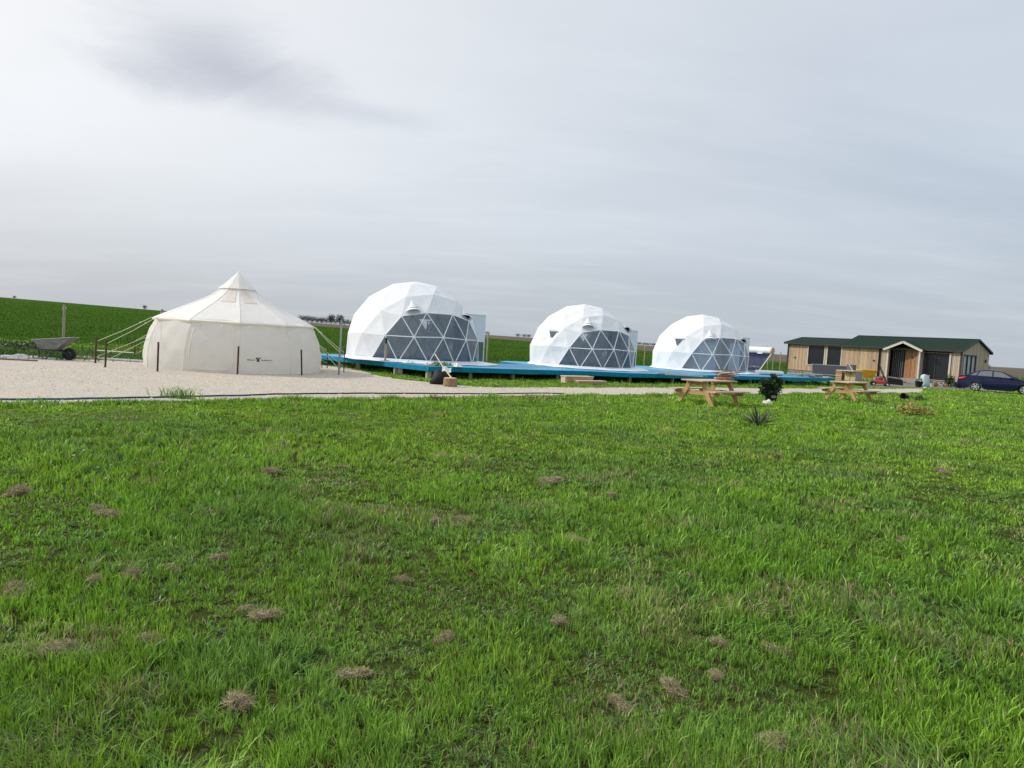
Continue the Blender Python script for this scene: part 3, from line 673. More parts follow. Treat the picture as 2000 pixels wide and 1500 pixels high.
def fascia(a, c, pieces=3):
    a, c = V(a), V(c); nrm = V(((c - a).y, -(c - a).x)).normalized() * .022
    for q in range(pieces):
        p, e = a.lerp(c, q / pieces), a.lerp(c, (q + 1) / pieces); g = (e - p).normalized() * .003
        p, e = p + g + nrm, e - g + nrm
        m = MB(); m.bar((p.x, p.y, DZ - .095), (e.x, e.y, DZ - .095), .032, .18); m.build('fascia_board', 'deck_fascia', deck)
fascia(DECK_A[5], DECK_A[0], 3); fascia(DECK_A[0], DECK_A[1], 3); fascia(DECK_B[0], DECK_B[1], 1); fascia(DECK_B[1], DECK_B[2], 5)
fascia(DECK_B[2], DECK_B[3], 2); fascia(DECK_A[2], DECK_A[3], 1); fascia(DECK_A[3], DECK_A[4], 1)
pp = [(673, 722), (777, 736), (784, 738), (841, 741), (735, 722)]
pl = [gp(673, 722), gp(778, 737), gp(783, 738.5), gp(841, 741)]
def deck_post(x, y, s_=.16):
    m = MB(); m.box((x, y, (DZ - .16) / 2 - .02), (s_, s_, DZ - .16 + .035), rz(rnd.uniform(0, 1))); m.build('deck_post', 'grey_wood', deck)
CA = V(DECK_A[0]); LA = (V(DECK_A[5]) - CA); LU = LA.normalized(); inn = V((LU.y, -LU.x)); 
for d_ in (.12, 1.78, 2.06, 4.6): q = CA + LU * d_ + V((.04, .09)); deck_post(q.x, q.y, .17)
for d_ in (1.9, 3.9, 6.2): q = CA.lerp(V(DECK_A[1]), d_ / 7.9) + V((-.1, .2)); deck_post(q.x, q.y, .13)
for d_ in (.3, 3.2, 6.3, 9.4, 12.5, 15.5, 17.3): q = V(DECK_B[1]).lerp(V(DECK_B[2]), d_ / 17.5) + V((-.1, .25)); deck_post(q.x, q.y, .13)
for x, y in ((-7, 33.3), (-4.2, 35.2), (-1, 31.5), (-4, 30), (2.5, 33), (5, 36), (8, 39), (11, 43), (14, 46), (9, 42), (14, 41.5)): deck_post(x, y, .13)

# ------------------------------------------------------------------ geodesic domes
def geodesic():
    rt = 1 / math.sqrt(5); T = V((0, 0, 1)); A = [V((math.cos(2 * math.pi * k / 5) * 2 * rt, math.sin(2 * math.pi * k / 5) * 2 * rt, rt)) for k in range(5)]
    B = [V((math.cos(2 * math.pi * (k + .5) / 5) * 2 * rt, math.sin(2 * math.pi * (k + .5) / 5) * 2 * rt, -rt)) for k in range(5)]
    vs, rows, key, fs = [], [], {}, []
    def vid(p, row):
        p = p.normalized(); kk = tuple(round(c, 4) for c in p)
        if kk not in key: key[kk] = len(vs); vs.append(p); rows.append(row)
        return key[kk]
    def sub(a, b_, c, ra, rb, rc):
        g = {}
        for i in range(4):
            for j in range(4 - i):
                k = 3 - i - j; g[i, j] = vid((a * i + b_ * j + c * k) / 3, round((ra * i + rb * j + rc * k) / 3))
        for i in range(3):
            for j in range(3 - i):
                fs.append((g[i, j], g[i + 1, j], g[i, j + 1]))
                if i + j < 2: fs.append((g[i + 1, j], g[i + 1, j + 1], g[i, j + 1]))
    for k in range(5):
        k1 = (k + 1) % 5
        sub(A[k], A[k1], T, 3, 3, 0); sub(A[k], A[k1], B[k], 3, 3, 6); sub(B[k], B[k1], A[k1], 6, 6, 3)
    fs2 = [f for f in fs if max(rows[i] for i in f) <= 5]
    zb = np.mean([vs[i].z for i in range(len(vs)) if rows[i] == 5])
    vv = [v.copy() for v in vs]
    for i, r in enumerate(rows):
        if r == 5: h = math.sqrt(vv[i].x ** 2 + vv[i].y ** 2); s_ = math.sqrt(1 - zb * zb) / h; vv[i] = V((vv[i].x * s_, vv[i].y * s_, zb))
    return vv, rows, fs2, zb
GV, GR, GF, GZB = geodesic()
def win_sets():
    def nearest(row, cnt):
        idx = [i for i in range(len(GV)) if GR[i] == row]
        dif = lambda i: abs((math.degrees(math.atan2(GV[i].y, GV[i].x)) - 36 + 180) % 360 - 180)
        return set(sorted(idx, key=dif)[:cnt])
    S = nearest(3, 4) | nearest(4, 5) | nearest(5, 6)
    return [f for f in GF if all(i in S for i in f)]
WIN = win_sets()
def ray_sphere(px, py, C, R, far=False):
    o = V((0, 0, CAM_H)); d = ray(px, py).normalized(); oc = o - C; b_ = oc.dot(d); disc = b_ * b_ - (oc.length_squared - R * R)
    if disc < 0: disc = 0
    return o + d * (-b_ + (1 if far else -1) * math.sqrt(disc))
def dome(px_c, depth, R, phi, label, hoods, vents, film_mat, rear=None, skirt_out=1.0, wrk=.010):
    base = at(px_c, 700, depth); base.z = DZ
    rot = R_(phi) - math.pi / 2 - R_(36); D = thing('geodesic_dome', label, 'dome tent', base, rot, None)
    zc = -GZB * R; pos = [V((p.x * R, p.y * R, p.z * R + zc)) for p in GV]
    C = base + V((0, 0, zc)); Mi = rz(-rot)
    loc = lambda P: Mi @ (P - base)
    rear_f = None
    if rear:
        q = loc(ray_sphere(*rear, C, R * .985, far=True)); rear_f = min((f for f in GF if f not in WIN), key=lambda f: ((pos[f[0]] + pos[f[1]] + pos[f[2]]) / 3 - q).length)
    # vestibule direction: along +phi side
    ev = V((math.cos(R_(phi)), math.sin(R_(phi)), 0)); evl = Mi @ ev; nvl = Mi @ V((math.sin(R_(phi)), -math.cos(R_(phi)), 0))
    m = MB(); g = random.Random(int(px_c))
    def facet(mm, f, wr):
        a, b_, c = (pos[i] for i in f); nn = (b_ - a).cross(c - a).normalized()
        if nn.dot((a + b_ + c) / 3 - V((0, 0, zc))) < 0: b_, c = c, b_; nn = -nn
        K = 4; ids = {}; vsl = []; fl = []; ph = [g.uniform(0, 6.3) for _ in range(2)]; dr = g.uniform(0, 3.14)
        e1 = (b_ - a).normalized(); e2 = nn.cross(e1)
        for i in range(K + 1):
            for j in range(K + 1 - i):
                u_, v_ = i / K, j / K; p = a + (b_ - a) * u_ + (c - a) * v_; w_ = min(u_, v_, 1 - u_ - v_) * 3
                s_ = (p - a).dot(e1) * math.cos(dr) + (p - a).dot(e2) * math.sin(dr)
                p = p + nn * w_ * (-.012 + wr * math.sin(s_ * 8 + ph[0])); ids[i, j] = len(vsl); vsl.append(p)
        for i in range(K):
            for j in range(K - i):
                fl.append((ids[i, j], ids[i + 1, j], ids[i, j + 1]))
                if i + j < K - 1: fl.append((ids[i + 1, j], ids[i + 1, j + 1], ids[i, j + 1]))
        mm.add(vsl, fl)
    for f in GF:
        if f in WIN: continue
        if f == rear_f:
            a, b_, c = (pos[i] for i in f); ce = (a + b_ + c) / 3; ins = [ce + (p - ce) * .5 for p in (a, b_, c)]
            m.add([a, b_, c] + ins, [(0, 1, 4, 3), (1, 2, 5, 4), (2, 0, 3, 5)])
            mr = MB(); mr.add(ins, [(0, 1, 2)]); mr.build('rear_vent', 'vent_film', D, fix=False); continue
        facet(m, f, wrk)
    m.build('canvas_cover', 'dome_white', D, fix=False)
    seams = set()
    for f in GF:
        for i in range(3): seams.add(tuple(sorted((f[i], f[(i + 1) % 3]))))
    we = set()
    for f in WIN:
        ce = (pos[f[0]] + pos[f[1]] + pos[f[2]]) / 3
        mp_ = MB(); mp_.add([pos[i] + (pos[i] - V((0, 0, zc))).normalized() * .004 for i in f], [(0, 1, 2)]); mp_.build('window_pane', film_mat, D, fix=False)
        for i in range(3): we.add(tuple(sorted((f[i], f[(i + 1) % 3]))))
    sh = lambda i: pos[i] - (pos[i] - V((0, 0, zc))).normalized() * .045
    so_ = lambda i: pos[i] + (pos[i] - V((0, 0, zc))).normalized() * .012
    for a, b_ in sorted(we):
        ms = MB(); ms.tube([so_(a), so_(b_)], .022, 6, caps=False); ms.build('strut', 'white_paint', D, smooth=True)
    for i in sorted({q for e in we for q in e}):
        nn = (pos[i] - V((0, 0, zc))).normalized(); ms = MB(); ms.tube([so_(i) - nn * .02, so_(i) + nn * .026], .06, 8); ms.build('hub', 'white_paint', D)
    ms = MB()
    for a, b_ in sorted(seams - we): ms.tube([sh(a), sh(b_)], .022, 5, caps=False)
    o = ms.build('frame', 'white_paint', D, smooth=True); o['kind'] = 'stuff'
    # loose skirt of the cover lying on the deck, wider before the window
    rows = []; ph = [g.uniform(0, 6) for _ in range(6)]; NA = 120; rb = R * math.sqrt(1 - GZB ** 2)
    def extra(a): 
        d_ = math.cos(a - R_(36)); return .12 + max(0, d_ + .15) * .45 * skirt_out + .16 * max(0, math.sin(a * 3 + ph[0])) * (d_ > 0) + .05 * math.sin(a * 9 + ph[1])
    for j in range(7):
        f = j / 6; row = []
        for i in range(NA + 1):
            a = 2 * math.pi * (i % NA) / NA; ex = extra(a); r = rb - .02 + ex * f
            hump = (1 - f) ** 2 * .10 + .045 * (1 + math.sin(a * 17 + ph[2] + f * 3)) * f * (1.15 - f) + .05 * max(0, math.sin(a * 6 + ph[3])) * 4 * f * (1 - f)
            row.append(V((r * math.cos(a), r * math.sin(a), .014 + max(0, hump))))
        rows.append(row)
    ms = MB(); ms.sheet(rows); ms.build('skirt', 'dome_skirt', D, smooth=True, fix=False)
    # entrance box on the side
    h = 2.22 * R / 3; wv = .72; r0, r1 = R * .80, R + .26
    vt = thing_part('entrance_porch', D)
    def q(r, s_, z): return evl * r + nvl * s_ + V((0, 0, z))
    ms = MB(); ms.add([q(r0, wv, .02 + h * .0), q(r1, wv, .02), q(r1, wv, h), q(r0, wv, h)], [(0, 1, 2, 3)])
    def wallpiece(za, zb, mt, nm): 
        mm = MB(); mm.prism([q(r0, wv, za), q(r1, wv, za), q(r1, wv, zb), q(r0, wv, zb)], nvl * .012); mm.build(nm, mt, D)
    wallpiece(h * .44, h, 'dome_white', 'porch_wall'); wallpiece(.02, h * .44, film_mat, 'porch_window')
    mm = MB(); mm.prism([q(r0, -wv, .02), q(r1, -wv, .02), q(r1, -wv, h), q(r0, -wv, h)], nvl * -.012); mm.build('porch_wall', 'dome_white', D)
    mm = MB(); mm.prism([q(r0 - .35, -wv - .02, h), q(r1 + .03, -wv - .02, h), q(r1 + .03, wv + .03, h), q(r0 - .35, wv + .03, h)], (0, 0, .02)); mm.build('porch_roof', 'dome_white', D)
    for s_ in (-wv, wv):
        mm = MB(); mm.tube([q(r1, s_, .01), q(r1, s_, h)], .028, 6); mm.build('door_post', 'white_paint', D)
    mm = MB(); mm.tube([q(r1, -wv, h - .02), q(r1, wv, h - .02)], .026, 6); mm.build('door_head', 'white_paint', D)
    mm = MB(); mm.prism([q(r1 - .02, -wv * .96, .04), q(r1 - .02, wv * .96, .04), q(r1 - .02, wv * .96, h - .05), q(r1 - .02, -wv * .96, h - .05)], evl * .015); mm.build('door', film_mat, D)
    bpy.data.objects.remove(vt)
    # round hooded vents and slit vents
    for px, py, sz, tw in hoods:
        P = ray_sphere(px, py, C, R * .985); nn = Mi @ (P - C).normalized(); P = loc(P)
        up = V((0, 0, 1)) - nn * nn.z; up.normalize(); sd2 = up.cross(nn); up = (up + sd2 * tw).normalized(); sd2 = up.cross(nn)
        tip = P + up * sz * 1.15; arc = [P - up * sz * .1 + sd2 * math.cos(t_) * sz * .62 + nn * math.sin(t_) * sz * .55 - up * .12 * sz * math.sin(t_) for t_ in np.linspace(0, math.pi, 11)]
        midr = [tip.lerp(p, .5) - nn * sz * .06 for p in arc]
        mm = MB(); mm.sheet([[tip + nn * .01 + (p - tip) * .02 for p in arc], midr, arc]); mm.build('vent_hood', 'dome_white', D, smooth=True, fix=False)
        mm = MB(); mm.add([P - up * sz * .02 + nn * .012 + sd2 * math.cos(t_) * sz * .5 + nn * max(0, math.sin(t_)) * sz * .42 + up * .05 for t_ in np.linspace(0, math.pi, 9)], [tuple(range(9))]); mm.build('vent_opening', 'plastic_black', D, fix=False)
    for px, py, sz in vents:
        P = ray_sphere(px, py, C, R * .975); nn = Mi @ (P - C).normalized(); P = loc(P) + nn * .03
        up = (V((0, 0, 1)) - nn * nn.z).normalized(); sd2 = up.cross(nn)
        mm = MB(); mm.prism([P + sd2 * sz * .5 + up * sz * .3, P - sd2 * sz * .5 + up * sz * .3, P - up * sz * .55], nn * .01); mm.build('vent_gauze', 'fabric_grey', D)
        mm = MB(); mm.bar(P + sd2 * sz * .6 + up * sz * .36 + nn * .03, P - sd2 * sz * .6 + up * sz * .36 + nn * .03, .05, .09); mm.build('vent_flap', 'dome_white', D)
    return D, C, base
def thing_part(name, parent):
    o = bpy.data.objects.new(name, None); COL.objects.link(o); o.parent = parent; return o
d1, C1, B1 = dome(806, 32.0, 2.98, 32.6, 'largest white geodesic dome, next to the cream tent', [(807, 607, .50, -.15), (909, 620, .46, .5)], [], 'clear_film', rear=(829, 627), skirt_out=2.0)
d2, C2, B2 = dome(1135, 36.4, 2.70, 29.6, 'white geodesic dome between the other two domes', [(1149, 638, .50, 0), (1223, 645, .42, .8)], [(1079, 652, .42)], 'clear_film', rear=(1134, 660), skirt_out=1.9, wrk=.022)
d3, C3, B3 = dome(1366, 42.6, 2.82, 24.3, 'white geodesic dome beside the solar water heater, pale sheeting inside its window', [(1387, 662, .54, .05), (1450, 667, .42, .8)], [(1325, 667, .5)], 'milky_film', skirt_out=1.6, wrk=.018)

# things inside the first dome: a step ladder; inside the third: hanging pale sheets
def local_at(px, py, Y): return at(px, py, Y)
lp = at(841, 700, 32.6); lp.z = DZ + .004
ld = thing('step_ladder', 'white step ladder standing inside the largest dome', 'ladder', lp, R_(20))
for s_ in (-.22, .22):
    m = MB(); m.tube([(s_ * 1.2, -.25, 0), (s_, 0, 1.75)], .018, 6); m.build('rail', 'white_paint', ld)
    m = MB(); m.tube([(s_ * 1.2, .45, 0), (s_, .03, 1.75)], .016, 6); m.build('rear_leg', 'white_paint', ld)
for k in range(5):
    z = .28 + k * .33; y = -.25 + .25 * z / 1.75; m = MB(); m.box((0, y, z), (.46, .09, .03)); m.build('step', 'white_paint', ld)
m = MB(); m.box((0, .01, 1.77), (.46, .16, .04)); m.build('top_step', 'white_paint', ld)
def hang(px0, px1, Y, z0, z1, seed):
    a, c = at(px0, 690, Y), at(px1, 690, Y); g = random.Random(seed); rows = []
    for j in range(9):
        f = j / 8; row = []
        for i in range(15):
            u_ = i / 14; p = a.lerp(c, u_); p.z = DZ + z0 + (z1 - z0) * (1 - f) + (.25 * u_ if f < .1 else 0) * 0; p.y += .09 * math.sin(u_ * 16 + seed) * (.4 + f); row.append(p)
        rows.append(row)
    m = MB(); m.sheet(rows); return m
tag(hang(1356, 1398, 41.4, .01, 1.95, 1).build('hanging_sheet', 'dome_skirt', None, smooth=True, fix=False), 'pale plastic sheet hanging inside the dome beside the heater, left of its dark gap', 'sheet')
tag(hang(1424, 1446, 41.5, .01, 1.7, 4).build('hanging_sheet', 'dome_skirt', None, smooth=True, fix=False), 'pale plastic sheet hanging inside the dome beside the heater, near its entrance', 'sheet')

# wooden steps up to the deck
sp = gp(1141, 750); fd = V((U.x, U.y, 0)); sa = math.atan2(U.y, U.x)
st = thing('wooden_steps', 'two light wooden steps standing against the blue deck', 'steps', (sp.x, sp.y, 0), sa)
for (x0, x1, y0, y1, z1) in ((-.62, .95, -.32, .02, .155), (-.95, .55, .03, .42, .31)):
    m = MB(); m.box(((x0 + x1) / 2, (y0 + y1) / 2, z1 - .018), (x1 - x0, y1 - y0, .036)); m.build('tread', 'pale_wood', st)
    m = MB(); m.box(((x0 + x1) / 2, y0 + .03, (z1 - .04) / 2), (x1 - x0 - .05, .03, z1 - .04)); m.build('riser', 'pine', st)
    for x in (x0 + .04, x1 - .04): m = MB(); m.box((x, (y0 + y1) / 2 + .03, (z1 - .04) / 2), (.035, (y1 - y0) * .7, z1 - .042)); m.build('stringer', 'pale_wood', st)

# ------------------------------------------------------------------ clutter at the first dome
p = gp(752, 705.5, DZ + .004); sg = thing('standing_pole', 'brown wooden pole with dark top on a black foot, on the deck before the window', 'pole', p)
tp = at(755, 660, p.y); d = tp - p
m = MB(); m.tube([(0, 0, .03), d * .76], .045, 8); m.build('shaft', 'grey_wood', sg)
m = MB(); m.tube([d * .76, d], .042, 8); m.build('dark_top', 'plastic_black', sg)
m = MB(); m.box((0, 0, .02), (.36, .3, .04)); m.build('foot', 'plastic_black', sg)
b0 = gp(879, 755.5); lg = thing('chopping_block', 'brown wooden chopping block standing on the gravel by the deck', 'block', (b0.x, b0.y, .01), .4)
m = MB(); m.lathe([(.215, 0), (.225, .04), (.22, .26), (.21, .275)], 18); m.build('trunk', 'log', lg)
m = MB(); m.lathe([(.195, .276), (.19, .282)], 18); m.build('cut_face', 'pale_wood', lg)
q = V((b0.x, b0.y, .29)); e = at(849.5, 691.5, b0.y + 1.0)
m = MB(); m.tube([q + V((.03, 0, 0)), q.lerp(e, .5) + V((0, 0, -.015)), e], [.022, .02, .018], 8)
tag(m.build('leaning_stick', 'pale_wood'), 'long pale stick leaning from the chopping block to the deck edge', 'stick')
bagp = gp(858, 752); bg_ = thing('black_bag', 'slumped black bag with white paper beside the chopping block', 'bag', (bagp.x, bagp.y + .25, .0))
m = MB(); m.lathe([(.30, .0), (.36, .08), (.33, .22), (.24, .38), (.12, .46), (.05, .5)], 14); 
for v_ in m.v: v_.x += .06 * math.sin(v_.z * 9 + v_.y * 7); v_.y *= .8
m.build('sack', 'plastic_black', bg_, smooth=True)
m = MB(); m.sheet([[V((.05 + .1 * i, -.12 + .03 * j, .44 + .05 * j + .04 * math.sin(i * 2))) for i in range(4)] for j in range(4)]); m.build('white_paper', 'sack_white', bg_, fix=False)
def rag(px, py, z, sx, sy, h, material, label, cat, seed, name='crumpled_cloth'):
    p = gp(px, py, z); g = random.Random(seed); rows = []; ph = [g.uniform(0, 6) for _ in range(4)]
    for j in range(10):
        row = []
        for i in range(14):
            u_, v_ = i / 13 * 2 - 1, j / 9 * 2 - 1; e = max(0, 1 - u_ * u_) * max(0, 1 - v_ * v_)
            row.append(V((u_ * sx / 2 * (1 + .1 * math.sin(v_ * 5 + ph[2])), v_ * sy / 2 * (1 + .15 * math.sin(u_ * 6 + ph[3])), .006 + h * e * (.55 + .45 * math.sin(u_ * 7 + ph[0]) * math.sin(v_ * 6 + ph[1])))))
        rows.append(row)
    m = MB(); m.sheet(rows); o = m.build(name, material, None, smooth=True, fix=False); o.location = p; o.rotation_euler.z = sa
    return tag(o, label, cat)
rag(800, 709, DZ + .012, .5, .3, .16, 'sack_white', 'crumpled white cloth on the blue deck edge by the largest dome', 'cloth', 1)
rag(848, 713.5, DZ + .012, .95, .3, .10, 'card', 'flattened brown cardboard with green scraps on the deck edge', 'cardboard', 2, 'flattened_cardboard')
rag(892, 716.5, DZ + .012, .42, .35, .20, 'sack_white', 'crumpled white bag on the deck edge above the chopping block', 'bag', 3, 'crumpled_bag')
o = leaf_cloud('green_cuttings', 260, (0, 0, .06), (.45, .14, .06), .07, [(.10, .28, .05), (.3, .4, .2), (.05, .12, .03)], [3, 1, 2]); o.location = gp(862, 714.5, DZ + .02); tag(o, 'small heap of green cuttings on the blue deck edge', 'cuttings')
m = MB(); m.bar(V((0, 0, .025)), V((.55, -.1, .03)), .1, .03); o = m.build('wood_offcut', 'pale_wood'); o.location = gp(789, 741); tag(o, 'short pale wood offcut on the gravel beside a deck post', 'offcut')
# long boards and scraps on the deck before the third dome
for i, (xa, ya, xb, yb, mt, lab) in enumerate([(1285, 729.5, 1382, 735.0, 'grey_wood', 'long grey board lying along the front of the blue deck'), (1300, 731.6, 1372, 735.6, 'pale_wood', 'long pale board lying beside the grey board on the deck')]):
    a, c = gp(xa, ya, DZ + .02), gp(xb, yb, DZ + .02); m = MB(); m.bar(a + V((0, 0, .012)), c + V((0, 0, .012)), .11, .035); tag(m.build('loose_board', mt), lab, 'board')
g = random.Random(9); sc_ = gp(1425, 733.5, DZ + .01); wp_ = thing('scrap_wood', 'heap of dark wood scraps on the deck before the pale sheeting', 'scrap wood', sc_)
for i in range(9):
    a = g.uniform(0, 3.14); c = V((g.uniform(-.5, .6), g.uniform(-.25, .25), .03 + .035 * i)); d = V((math.cos(a), math.sin(a) * .5, g.uniform(-.05, .12))) * g.uniform(.25, .5)
    m = MB(); m.bar(c - d, c + d, .07, .03); m.build('stick', g.choice(['grey_wood', 'log', 'red_board']), wp_)
rl = gp(1502, 732.5, DZ + .004); m = MB(); m.tube([(-.85, 0, .13), (-.8, 0, .13), (.8, .03, .13), (.85, .03, .13)], [.10, .13, .13, .10], 14); o = m.build('rolled_sheet', 'tank_white', None, smooth=True); o.location = rl; o.rotation_euler.z = R_(6); tag(o, 'thick white roll of sheeting lying on the deck', 'roll')

# ------------------------------------------------------------------ solar water heater on the deck
hp_ = at(1474, 727, 46.0); hp_.z = DZ + .004
sh_ = thing('solar_water_heater', 'solar water heater with white tank over a slanted dark tube panel', 'solar heater', hp_, R_(-47))
# local: x along the tank, -y is the side the panel slopes down to
m = MB(); m.lathe([(.19, -.90), (.225, -.87), (.225, .87), (.19, .90)], 20, (0, .35, 1.40), Matrix.Rotation(R_(90), 3, 'Y')); m.build('tank', 'tank_white', sh_, smooth=False)
for s_ in (-1, 1): m = MB(); m.lathe([(.232, 0), (.232, .05), (.18, .075)], 20, (s_ * .90, .35, 1.40), Matrix.Rotation(R_(90 * s_), 3, 'Y')); m.build('end_cap', 'cap_orange', sh_)
for k in range(18):
    x = -.80 + k * 1.6 / 17; m = MB(); m.tube([(x, .25, 1.24), (x, -1.15, .15)], .034, 8); m.build('tube', 'solar_tube', sh_, smooth=True)
m = MB(); m.add([(-.86, .26, 1.19), (.86, .26, 1.19), (.86, -1.15, .10), (-.86, -1.15, .10)], [(0, 1, 2, 3)]); m.build('reflector', 'galv', sh_)
for x in (-.92, .92):
    m = MB(); m.bar((x, .3, 1.28), (x, -1.25, .06), .05, .05); m.build('side_rail', 'trim_pale', sh_)
    m = MB(); m.bar((x, .5, 1.25), (x, .5, 0), .05, .05); m.build('rear_leg', 'trim_pale', sh_)
    m = MB(); m.bar((x, -1.22, .03), (x, .5, .03), .05, .05); m.build('foot_rail', 'trim_pale', sh_)
m = MB(); m.box((.2, .1, 1.24), (.35, .05, .1)); m.build('label_plate', 'white_paint', sh_)
m = MB(); m.tube([(.5, .35, 1.62), (.5, .35, 1.74)], .02, 6); m.build('vent_pipe', 'galv', sh_)

# ------------------------------------------------------------------ picnic tables
def picnic(px, py, rot, label):
    p = gp(px, py); T = thing('picnic_table', label, 'picnic table', (p.x, p.y, 0), rot, None)   # x along the length
    for k in range(5):
        y = -.30 + k * .15; m = MB(); m.box((0, y, .735), (1.95, .143, .036)); m.build('top_plank', 'pine_top', T)
    for s_ in (-1, 1):
        for k in (0, 1): m = MB(); m.box((0, s_ * (.60 + k * .15), .44), (1.95, .143, .036)); m.build('bench_plank', 'pine_top' if s_ > 0 else 'pine_top', T)
    for x in (-.70, .70):
        xo = x + .02 * (1 if x > 0 else -1)
        for s_ in (-1, 1): m = MB(); m.bar((xo, s_ * .60, -.01), (xo, s_ * .20, .715), .13, .05, up=(1, 0, 0)); m.build('leg', 'pine', T)
        i_ = x - .028 * (1 if x > 0 else -1)
        m = MB(); m.bar((i_, -.78, .372), (i_, .78, .372), .05, .13); m.build('bench_bearer', 'pine', T)
        m = MB(); m.bar((i_, -.36, .668), (i_, .36, .66), .05, .11); m.build('top_bearer', 'pine', T)
        m = MB(); m.bar((i_ * .93, 0, .63), (i_ * .25, 0, .70), .045, .07); m.build('brace', 'pine', T)
    return T
t1 = picnic(1383, 789.5, R_(42), 'wooden picnic table with scrap wood on its top, beside the potted shrub')
t2 = picnic(1657, 782.5, R_(42), 'wooden picnic table with empty top, in front of the cabin')
c0 = at(1448, 747, (t1.matrix_basis @ V((.7, 0, .75))).y); c0 = t1.matrix_basis @ V((.80, -.02, .757))
sp_ = thing('scrap_wood', 'broken brown wood pieces heaped on the end of the picnic table', 'scrap wood', c0); g = random.Random(4)
for i in range(12):
    a = g.uniform(-.7, .7); c = V((g.uniform(-.18, .35), g.uniform(-.18, .22), .02 + .022 * i)); d = V((math.cos(a), math.sin(a) * .6, g.uniform(-.10, .12))) * g.uniform(.14, .36)
    m = MB(); m.bar(c - d, c + d, g.uniform(.05, .1), g.uniform(.025, .05)); m.build('wood_piece', g.choice(['pine', 'log', 'red_board', 'grey_wood']), sp_)

# ------------------------------------------------------------------ plants in the lawn
p = gp(1505, 786.5); ps = thing('potted_shrub', 'bushy dark green shrub in a black pot on the lawn', 'shrub', p)
m = MB(); m.lathe([(.15, 0), (.17, .05), (.20, .27), (.215, .28), (.215, .31), (.19, .31)], 16); m.build('pot', 'plastic_black', ps)
m = MB(); m.box((.02, -.195, .22), (.16, .02, .08)); m.build('pot_label', 'galv', ps)
for k in range(9):
    a = k * .7; e = V((math.cos(a) * .24, math.sin(a) * .2, .55 + .25 * ((k * 37) % 10) / 10)); m = MB(); m.tube([(math.cos(a) * .05, math.sin(a) * .05, .28), e * .5 + V((0, 0, .15)), e], [.014, .011, .006], 5); m.build('stem', 'bark', ps)
DG = [(.022, .050, .020), (.035, .075, .022), (.05, .105, .03), (.012, .026, .012), (.10, .10, .05)]
for (c, r_, n_) in (((-.02, 0, .52), (.36, .32, .26), 800), ((.16, .05, .72), (.22, .2, .18), 330), ((-.20, .0, .66), (.22, .2, .16), 320), ((-.27, -.05, .38), (.18, .18, .12), 160), ((.02, 0, .86), (.10, .1, .13), 90)):
    o = leaf_cloud('foliage', n_, c, r_, .085, DG, [3, 3, 1.5, 3, .6], ps, .25)
m = MB(); m.lathe([(.10, 0), (.14, .03), (.12, .10), (.05, .14)], 9)
for v_ in m.v: v_.x *= 1.2; v_.z *= 1 + .2 * math.sin(v_.x * 40)
o = m.build('white_stone', 'stone_white'); q = gp(1500, 788.5); o.location = (q.x - .05, q.y - .1, -.01); tag(o, 'white stone on the lawn at the foot of the potted shrub', 'stone')
# spiky yucca
p = gp(1480, 833); yc = thing('spiky_plant', 'low spiky grey-green plant with stiff sword leaves in the lawn', 'plant', p); g = random.Random(12)
for i in range(80):
    a = g.uniform(0, 6.28); el = g.uniform(.12, 1.25); ln = g.uniform(.34, .56); d = V((math.cos(a) * math.cos(el), math.sin(a) * math.cos(el), math.sin(el))); sd2 = d.cross(V((0, 0, 1))).normalized(); up = sd2.cross(d)
    b_ = V((math.cos(a) * .03, math.sin(a) * .03, .03)); m = MB(); dr = V((0, 0, -.04 * math.cos(el)))
    s0 = .014; m.sheet([[b_ - sd2 * s0, b_ - up * .004, b_ + sd2 * s0], [b_ + d * ln * .5 - sd2 * s0 * 1.1, b_ + d * ln * .5 - up * .008, b_ + d * ln * .5 + sd2 * s0 * 1.1], [b_ + d * ln + dr - sd2 * .002, b_ + d * ln + dr, b_ + d * ln + dr + sd2 * .002]])
    t_ = g.uniform(.7, 1.4); m.c = [((.075 * t_, .095 * t_, .06 * t_) if g.random() > .15 else (.32, .30, .2))] * len(m.f); m.build('sword_leaf', 'leaf', yc, fix=False)
# yellow-leaved shrub
p = gp(1783, 814); ysn = thing('yellow_shrub', 'low shrub with yellow and green leaves in the lawn', 'shrub', p)
for k in range(14):
    a = k * 2.4; e = V((math.cos(a) * .45, math.sin(a) * .3, .16 + .10 * (k % 3))); m = MB(); m.tube([(0, 0, 0), e * .6 + V((0, 0, .05)), e], .006, 4); m.build('stem', 'bark', ysn)
YL = [(.46, .38, .08), (.58, .50, .20), (.13, .20, .04), (.30, .23, .07)]
for c, r_, n_ in (((-.1, 0, .22), (.46, .34, .19), 420), ((.36, -.05, .16), (.28, .22, .13), 190), ((-.1, .05, .40), (.2, .15, .14), 60)): leaf_cloud('foliage', n_, c, r_, .075, YL, [3, 2, 2.5, 1.5], ysn, .2)
p = gp(1768, 782); bk = thing('black_bucket', 'black bucket lying on its side in the grass before the cabin', 'bucket', p, R_(200)); bk.scale = (.75, .75, .75)
MR = Matrix.Rotation(R_(78), 3, 'Y')
m = MB(); m.lathe([(.13, 0), (.19, .40), (.205, .405), (.205, .43), (.18, .43), (.12, .02)], 16, (-.2, 0, .15), MR, closed=False); m.build('body', 'plastic_black', bk, smooth=True)
m = MB(); m.lathe([(.128, 0), (.01, .004)], 16, (-.2, 0, .15), MR); m.build('bottom', 'plastic_black', bk)
p = gp(1795, 785); wd_ = thing('weed_clump', 'straggly grey-green weed beside the black bucket', 'weed', p)
